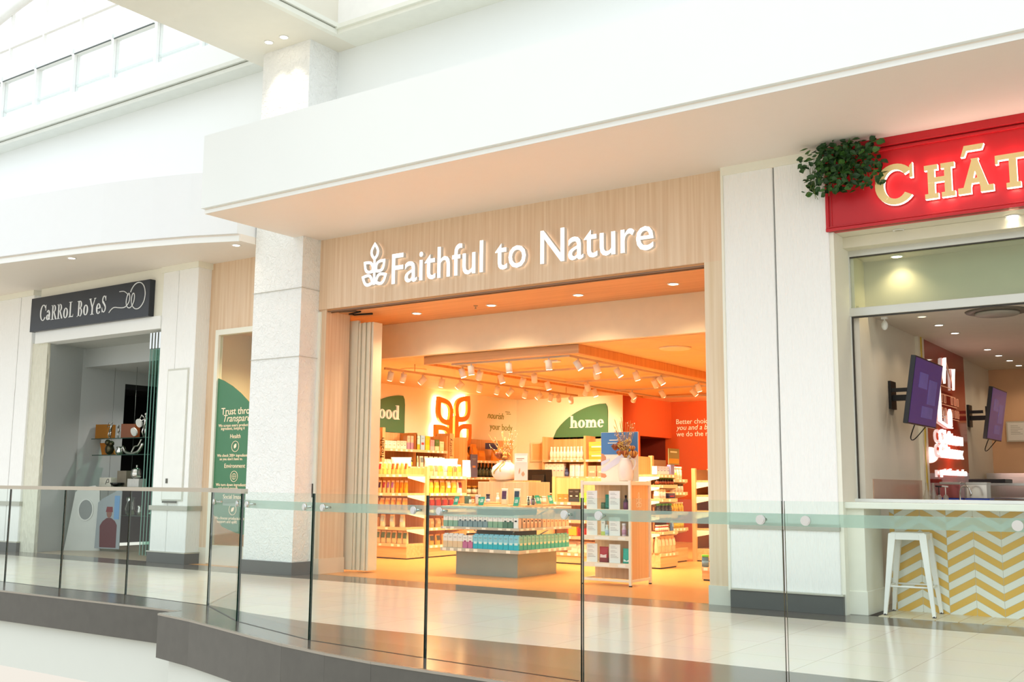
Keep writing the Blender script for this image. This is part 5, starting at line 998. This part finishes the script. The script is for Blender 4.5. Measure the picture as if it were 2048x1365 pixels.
# ================================================================== right shop goods
def tv(y0, y1, lab, loc_x):
    t = thing('television', lab, 'television', (-3.1, (y0 + y1) / 2, 2.14)); L = y1 - y0
    R = Matrix.Rotation(radians(9), 3, 'Y')
    mb = MB().obox((.34, 0, .04), (.05, L, .70), R); mb.build('casing', M('#1B1B1D', .25), t, bevel=.004)
    n_ = R @ Vector((.026, 0, 0)); c = Vector((.34, 0, .04)) + n_
    MB().obox(c, (.002, L - .03, .67), R).build('screen', M('#3B2A66', .08, emit=.22, ecol='#5A3F8E', vary=.6, scale=5), t)
    pc_ = MB()
    for (a, b, dz, hh) in ((-.30, .0, .12, .16), (.05, .35, .02, .26), (-.1, .3, -.2, .12)): pc_.obox(c + R @ Vector((.0015, (a + b) / 2 * L, dz)), (.001, (b - a) * L, hh), R)
    pc_.build('picture', M('#5F559A', .1, emit=.25, vary=.4, scale=4), t)
    B(0, .03, -.10, .10, -.12, .18).box(.0, .30, -.04, .04, -.03, .03).box(.24, .31, -.12, .12, -.15, .15).box(.03, .2, -.09, -.05, .06, .1).build('wall_bracket', BLACK, t)
    MB().tube(smooth([(.28, -.1, -.24), (.2, -.05, -.42), (.2, .1, -.44), (.3, .2, -.30)]), .006, 6).build('cable', BLACK, t)
tv(11.02, 12.18, 'large wall television left of the red glass panel, purple screen', 0); tv(14.95, 15.95, 'far wall television right of the red glass panel, lilac screen', 0)
rg_ = thing('illuminated_sign', 'tall red glass wall panel with glowing castle logo and lettering', 'sign', (-3.1, 13.0, 0))
B(0, .03, 0, 2.15, .3, 2.95).build('glass_board', M('#A32A18', .06, vary=.03), rg_)
WG = M('#FFFFFF', .4, emit=1.9, ecol='#FFE9E0'); cs = MB()
def yz(mb, pts, x0=.04, x1=.07): mb.prism([(.45 + (y - .55) * 1.25, 1.92 + (z - 1.42) * .68) for y, z in pts], x0, x1, 'x')
yz(cs, [(.58, 1.55), (.66, 1.55), (.66, 2.42), (.64, 2.5), (.58, 2.44)]); yz(cs, [(.88, 2.25), (.95, 2.62), (.96, 2.75), (.89, 2.72), (.85, 2.4)]); yz(cs, [(1.27, 2.18), (1.31, 2.46), (1.34, 2.60), (1.27, 2.58)]); yz(cs, [(1.0, 1.48), (1.10, 1.48), (1.10, 1.72), (1.05, 1.80), (1.0, 1.72)]); yz(cs, [(.58, 1.53), (1.0, 1.44), (1.12, 1.44), (1.12, 1.46), (1.0, 1.47), (.58, 1.56)])
cs.build('castle_emblem', M('#FFF6EC', .4, emit=.9), rg_)
cl = MB(); LN = M('#E9B08A', .4, emit=.15); q0 = lambda y0, y1, z0, z1: yz(cl, [(y0, z0), (y1, z0), (y1, z1), (y0, z1)], .031, .036)
for z in (1.62, 1.86, 2.05, 2.2): q0(.72, 1.55 - (z - 1.6) * .3, z, z + .014)
for y in (.78, .92, 1.22, 1.36, 1.48):
    for z in (1.64, 1.88): q0(y, y + .07, z + .02, z + .03); q0(y, y + .07, z + .16, z + .17); q0(y, y + .01, z + .02, z + .17); q0(y + .06, y + .07, z + .02, z + .17)
yz(cl, [(.78, 2.22), (1.05, 2.75), (1.07, 2.75), (.80, 2.22)], .031, .036); yz(cl, [(1.40, 2.22), (1.05, 2.75), (1.03, 2.75), (1.38, 2.22)], .031, .036); cl.build('castle_outline', LN, rg_)
for s, z, h_, w_ in (('Ch\u00e2teau', 1.735, .165, 1.25), ('G\u00e2teaux', 1.56, .165, 1.25), ('patisserie', 1.345, .08, 1.4)):
    t = text_mb(s, w_, h_, .022, 0, .012); t.mi = [0] * len(t.mi); flip_x(t); shift(t, .06, .44, z); t.build('lettering', WG, rg_)
ll = bpy.data.lights.new('glow', 'POINT'); ll.energy = 4; ll.color = (1, .5, .4); ll.shadow_soft_size = .1; q = bpy.data.objects.new('light', ll); COL.objects.link(q); q.parent = rg_; q.location = (.25, 1.0, 1.6)
SS = M('#B9B6AE', .22, metal=.9, vary=.08)
bc = thing('prep_counter', 'stainless steel counter unit along the back wall of the cake shop', 'counter', (-3.05, 16.2, 0)); B(0, 6.5, 0, .75, 0, 1.38).build('body', SS, bc); B(-.0, 6.5, -.02, .0, 1.34, 1.40).build('edge', SS, bc)
tb = thing('steel_table', 'stainless steel table with black trays in the cake shop', 'table', (-2.95, 14.0, 0))
B(0, .9, 0, .8, 1.22, 1.25).build('top', SS, tb)
for x in (.02, .845):
    for y in (.02, .745): B(x, x + .035, y, y + .035, 0, 1.22).build('leg', SS, tb)
B(.02, .88, .02, .78, .8, .82).box(.02, .88, .02, .78, 1.06, 1.075).build('shelf', SS, tb)
B(0, .42, 0, .5, 0, .05).build('baking_tray', BLACK, None, (-2.86, 14.05, 1.251), bevel=.008, label='wide black tray on the steel table', cat='tray')
sk = thing('sink_unit', 'worktop inside the cake shop window with a blue-edged tray area', 'counter', (-3.05, 12.3, 0)); B(0, 6.2, 0, 1.1, 0, 1.0).build('body', SS, sk); 
for x, c, l, k in ((-2.955, '#B56A6A', 'rose-tinted steel box on the window worktop', 0), (-2.67, '#D9D3C9', 'bright steel box right of the tap', 1)):
    t = thing('steel_box', l, 'container', (x, 12.98, 1.0)); B(0, .22, 0, .22, .07, .25).build('box_body', M(c, .15, metal=.8, vary=.1), t, bevel=.004); B(-.005, .225, -.005, .225, .225, .255).build('rim', SS, t, bevel=.003); B(-.01, .25, -.03, .23, .0, .07).build('tray', M('#1F3FA8', .3), t)
tp = MB(); tp.tube(smooth([(0, 0, 0), (0, 0, .14), (.03, -.01, .20), (.09, -.02, .20), (.12, -.03, .14), (.12, -.03, .10)]), .010, 8); tp.build('tap', CHROME, None, (-2.68, 12.7, 1.0), label='curved chrome tap in front of the bright steel box', cat='tap')
CLG = glass('#F0EDE2', 1.5, .02, trans=.75)
for x, l in ((-2.98, 'clear glass bottle on the window worktop near the yellow strip'), (-2.93, 'second clear glass bottle right behind the first')): MB().lathe([(.035, 0), (.037, .01), (.036, .09), (.014, .17), (.013, .23), (.015, .24)], 14).build('glass_bottle', CLG, None, (x, 12.45 if x < -2.95 else 12.55, 1.0), label=l, cat='bottle')
for x, c, l in ((-2.86, '#2A2A2A', 'pump dispenser with black head'), (-2.79, '#F2EFE8', 'pump dispenser with white head')):
    t = thing('pump_bottle', l + ' on the window worktop', 'dispenser', (x, 12.5, 1.0)); MB().lathe([(.028, 0), (.03, .01), (.028, .09), (.012, .11)], 12).build('bottle_body', CLG, t); MB().tube([(0, 0, .10), (0, 0, .20)], .006, 6).tube([(-.035, 0, .205), (.03, 0, .20)], .010, 6).build('pump_head', M(c, .4), t)
cf = thing('picture_frame', 'framed white certificate on the tan back wall', 'frame', (-2.89, 16.98, 1.87)); B(0, .30, -.02, 0, 0, .30).build('moulding', M('#CFC8B4', .4), cf); B(.02, .28, -.023, -.02, .02, .28).build('sheet', M('#F3EEE2', .5), cf); q = MB()
for k in range(6): q.box(.06, .16 + .03 * (k % 3), -.0245, -.023, .23 - k * .024, .235 - k * .024)
q.build('print', M('#A8A090', .5), cf)
# stool
st = thing('bar_stool', 'white metal bar stool in front of the yellow zigzag tiles', 'stool', (-2.67, 10.46, 0), radians(4)); SW = M('#F4F4EF', .3, vary=.01)
mb = MB(); mb.box(-.155, .155, -.155, .155, .748, .768); mb.build('seat', SW, st, bevel=.012)
B(-.165, .165, -.165, -.155, .70, .76).box(-.165, .165, .155, .165, .70, .76).box(-.165, -.155, -.165, .165, .70, .76).box(.155, .165, -.165, .165, .70, .76).build('seat_skirt', SW, st, bevel=.003)
for sx_ in (-1, 1):
    for sy_ in (-1, 1):
        t0 = Vector((sx_ * .135, sy_ * .135, .755)); t1 = Vector((sx_ * .215, sy_ * .20, .012)); w0_, w1_ = .034, .016
        v = []
        for c, w_ in ((t1, w1_), (t0, w0_)): v += [(c.x - w_, c.y - w_, c.z), (c.x + w_, c.y - w_, c.z), (c.x + w_, c.y + w_, c.z), (c.x - w_, c.y + w_, c.z)]
        l = MB().add(v, [(0, 1, 2, 3), (7, 6, 5, 4), (0, 4, 5, 1), (1, 5, 6, 2), (2, 6, 7, 3), (3, 7, 4, 0)]).build('leg', SW, st, bevel=.004)
        MB().lathe([(.018, 0), (.018, .02)], 10, (t1.x, t1.y, 0)).build('rubber_foot', BLACK, l)
k = .19; MB().tube([(-k, -k + .01, .27), (k, -k + .01, .27)], .009, 8).tube([(-k, k - .01, .27), (k, k - .01, .27)], .009, 8).tube([(-k, -k, .27), (-k, k, .27)], .009, 8).tube([(k, -k, .27), (k, k, .27)], .009, 8).build('footrest', SW, st)
MB().tube([(-.12, -.12, .735), (.12, .12, .735)], .006, 6).tube([(-.12, .12, .735), (.12, -.12, .735)], .006, 6).build('brace', M('#3A3A38', .4), st)

# ================================================================== left shop goods
GS2 = glass('#CFE6DC', 1.2)
SIL = M('#DDDCD6', .10, metal=1, vary=.04); BRZ = M('#B5772E', .25, metal=.3, vary=.1)
for z, l, x0, x1 in ((1.95, 'top', -17.0, -15.3), (1.66, 'second', -16.95, -15.3), (1.10, 'third', -16.95, -14.6), (.62, 'lowest', -16.6, -14.6)):
    g_ = B(x0, x1, 11.2, 11.6, z - .012, z).build('glass_shelf', GS2, None, label='%s glass display shelf in the left shop window' % l, cat='shelf'); B(x0, x1, 11.195, 11.2, z - .014, z + .001).build('edge', M('#2F4A40', .2), g_)
for x, y in ((-16.7, 11.4), (-16.2, 11.5), (-15.4, 11.4)): MB().tube([(x, y, .22), (x, y, 3.3)], .003, 5).build('suspension_wire', M('#5A5F5C', .4, metal=.5), None, label='thin vertical wire holding the glass shelves at %s' % {-16.7: 'their left end', -16.2: 'their middle', -15.4: 'their right end'}[x], cat='wire')
def figure(x, y, z, H, lab, lean=0, arm=1):
    t = MB(); s = H
    hip = Vector((0, 0, .48 * s)); sh = Vector((lean * s, 0, .82 * s))
    t.tube([hip, (hip + sh) / 2, sh], [.07 * s, .06 * s, .085 * s], 10); t.ball(sh + Vector((lean * .2 * s, 0, .15 * s)), .06 * s, 10); t.tube([sh, sh + Vector((0, 0, .1 * s))], .025 * s, 6)
    for sg in (-1, 1):
        t.tube([hip + Vector((sg * .04 * s, 0, 0)), Vector((sg * .10 * s + lean * .2 * s, -.05 * s, .25 * s)), Vector((sg * .05 * s, 0, .01))], [.05 * s, .035 * s, .025 * s], 8)
        t.tube([sh + Vector((sg * .08 * s, 0, -.01 * s)), sh + Vector((-arm * .18 * s, -.06 * s, -.12 * s * sg)), sh + Vector((-arm * .36 * s, -.05 * s, -.10 * s))], [.03 * s, .025 * s, .018 * s], 8)
    t.box(-.12 * s, .12 * s, -.07 * s, .07 * s, 0, .012 * s)
    t.build('figurine', SIL, None, (x, y, z), label=lab, cat='figurine', group='silver figurines')
figure(-16.68, 11.35, 1.951, .30, 'silver kneeling figurine beside the brown block on the top glass shelf', .12); figure(-16.42, 11.35, 1.951, .24, 'small silver figurine between the two brown blocks', -.1, -1)
figure(-15.68, 11.35, 1.951, .42, 'tall silver figurine with raised discs at the right of the top glass shelf', .02)
B(-.14, .14, -.1, .1, 0, .26).build('brown_block', BRZ, None, (-16.92, 11.42, 1.951), .3, bevel=.006, label='amber brown block behind the kneeling figurine', cat='block')
B(-.13, .13, -.1, .1, 0, .25).build('brown_block', M('#8A4A22', .3, vary=.1), None, (-16.18, 11.42, 1.951), .5, bevel=.006, label='dark brown block right of the small figurine', cat='block')
for x, z, l in ((-15.93, 2.05, 'white round dish by the dark brown block'), (-15.80, 2.2, 'white round dish held high by the tall figurine')): MB().tube([(x, 11.3, z), (x, 11.33, z + .01)], .075, 18).build('round_dish', M('#F1F1EC', .2), None, label=l, cat='dish')
MB().prism([(-.22, 0), (.16, 0), (.08, .12), (-.05, .22), (-.30, .22)], -.02, .02, 'y').build('amber_plaque', M('#C8761F', .25, vary=.1), None, (-16.78, 11.45, 1.661), label='angled amber plaque on the second glass shelf', cat='plaque')
mb = MB(); mb.ball((0, 0, .10), .08, 12, 0, (1, .8, 1.25)).ball((-.03, -.02, .22), .055, 10).ball((.05, 0, .2), .05, 10); mb.build('bronze_couple', M('#55503A', .2, metal=.8), None, (-16.62, 11.32, 1.661), label='dark bronze pair sculpture on the amber plaque', cat='sculpture')
mb = MB(); mb.tube(smooth([(-.28, 0, .16), (-.18, 0, .05), (0, 0, .015), (.18, 0, .06), (.30, 0, .2)]), [.006] + [.03] * 18 + [.03, .006], 8); mb.tube(smooth([(-.02, 0, .04), (.06, 0, .14), (.16, 0, .16), (.24, 0, .26)]), .016, 8); mb.build('silver_bowl', SIL, None, (-16.0, 11.35, 1.661), label='silver crescent bowl with reclining figure on the second glass shelf', cat='bowl')
MB().lathe([(.03, 0), (.07, .02), (.08, .06), (.05, .10), (.06, .14)], 14).build('clear_jug', SIL, None, (-16.33, 11.33, 1.661), label='small polished jug left of the crescent bowl', cat='jug')
t = B(-.17, .17, -.08, .08, 0, .16).build('white_box', M('#EDE9D8', .4), None, (-16.62, 11.35, 1.101), bevel=.004, label='cream box with black looping motif on the third glass shelf', cat='box'); MB().tube(smooth([(.02, -.082, .04), (.06, -.082, .12), (.10, -.082, .13), (.11, -.082, .08), (.05, -.082, .07)]), .005, 5).build('motif', BLACK, t)
B(-.13, .13, -.06, .06, 0, .28).build('stone_block', M('#8F8574', .35, vary=.2, scale=10), None, (-16.28, 11.42, 1.101), bevel=.004, label='taupe block behind the dark dish on the third glass shelf', cat='block')
MB().lathe([(.04, 0), (.10, .03), (.12, .07), (.10, .07), (.05, .03)], 18).build('dark_dish', M('#3A3A36', .2, metal=.7), None, (-16.27, 11.27, 1.101), label='dark metal dish in front of the taupe block', cat='dish')
t = B(-.16, .16, -.08, .08, 0, .14).build('white_box', M('#DAD9D2', .35, vary=.1, scale=20), None, (-15.82, 11.35, 1.101), bevel=.004, label='marbled white box carrying the silver tureen', cat='box')
t = MB().lathe([(.05, 0), (.09, .03), (.10, .08), (.085, .13), (.09, .14)], 18).build('silver_tureen', SIL, None, (-15.84, 11.35, 1.243), label='silver tureen with lid on the marbled box', cat='tureen'); MB().lathe([(.09, .14), (.06, .17), (.015, .19), (.012, .21), (.02, .22), (.01, .24)], 18).build('lid', SIL, t)
for i, (x, z, H, r, l) in enumerate([(-16.05, .621, .30, .10, 'large silver pitcher on the lowest glass shelf'), (-15.8, .621, .16, .05, 'small silver cup right of the large pitcher'), (-16.35, .86, .14, .09, 'silver bowl hanging behind the left of the third shelf'), (-16.0, .92, .10, .15, 'wide silver bowl under the third glass shelf')]):
    zz_ = z if i < 2 else .621
    MB().lathe([(r * .5, 0), (r * .8, H * .05), (r, H * .35), (r * .7, H * .7), (r * .85, H), (r * .78, H), (r * .6, H * .7)], 18).build('silver_vessel', SIL, None, (x - (0 if i < 2 else .25) + (.9 if i == 3 else 0), 11.42, zz_), label=l.replace('hanging behind the left of the third shelf', 'at the left of the lowest glass shelf').replace('under the third glass shelf', 'at the right end of the lowest glass shelf'), cat='vessel', group='silver vessels')
bp = thing('display_board', 'white leaning display board with oval porthole in the left shop', 'board', (-16.93, 10.75, 0), .62)
MB().prism([(0, 0), (.62, 0), (.56, 1.05), (.48, 1.12), (.22, 1.08), (.14, 1.0)], 0, .04, 'y').build('board', M('#DDDFDA', .4), bp); MB().ring(.34, .70, .135, .19, .02, .02, 0, 360, 28, -.012, 0).build('porthole_rim', M('#E9EAE6', .3), bp); MB().prism([(.34 + .115 * cos(a * pi / 12), .70 + .17 * sin(a * pi / 12)) for a in range(24)], -.006, 0, 'y').build('porthole', M('#8C9291', .3), bp)
pr = thing('poster', 'poster of a person in a dark red top beside the porthole board', 'poster', (-16.42, 11.0, .05), .15)
MB().prism([(0, 0), (.58, 0), (.58, .98), (.5, 1.0), (.12, .84), (.03, .78)], 0, .01, 'y').build('board', M('#9AA3A8', .4), pr)
MB().prism([(.12, .02), (.50, .02), (.50, .40), (.45, .47), (.36, .52), (.26, .52), (.16, .46), (.10, .38)], -.003, 0, 'y').build('red_top', M('#5A1A24', .5), pr)
MB().prism([(.31 + .06 * cos(a * pi / 8), .60 + .08 * sin(a * pi / 8)) for a in range(16)], -.004, 0, 'y').build('face', M('#8A5A4A', .5), pr); MB().prism([(.23, .62), (.39, .62), (.38, .71), (.25, .71)], -.005, -.001, 'y').build('cap', M('#7A1A22', .5), pr)
B(.42, .54, -.003, 0, .5, .9).build('sky', M('#6A9AC8', .5), pr)
gp = thing('folded_glass_door', 'stack of green-edged glass door leaves at the right of the left shop opening', 'glass door', (-13.95, 10.12, 0))
for k in range(4): B(k * .075, k * .075 + .012, 0, .5, .08, 3.25).build('glass_leaf', glass('#E6F3EE', 1.0), gp); B(k * .075 - .002, k * .075 + .014, -.004, 0, .08, 3.25).build('edge', M('#5E8F80', .15), gp); B(k * .075 - .01, k * .075 + .03, -.01, .03, 3.25, 3.5).build('clamp', CHROME, gp)
pb = thing('service_hatch', 'flat white service panel set in the left pillar with a small dark handle', 'panel', (-13.36, 10.05, .93)); B(0, .45, -.02, 0, 0, 1.93).build('hatch_door', M('#F0F1EC', .4), pb, bevel=.003); B(-.02, .47, -.012, 0, -.02, 1.96).build('frame', M('#CFCFC4', .5), pb); B(.08, .12, -.03, -.02, .24, .31).box(.02, .35, -.03, -.02, -.05, -.02).build('handle', M('#5A5A52', .4), pb)
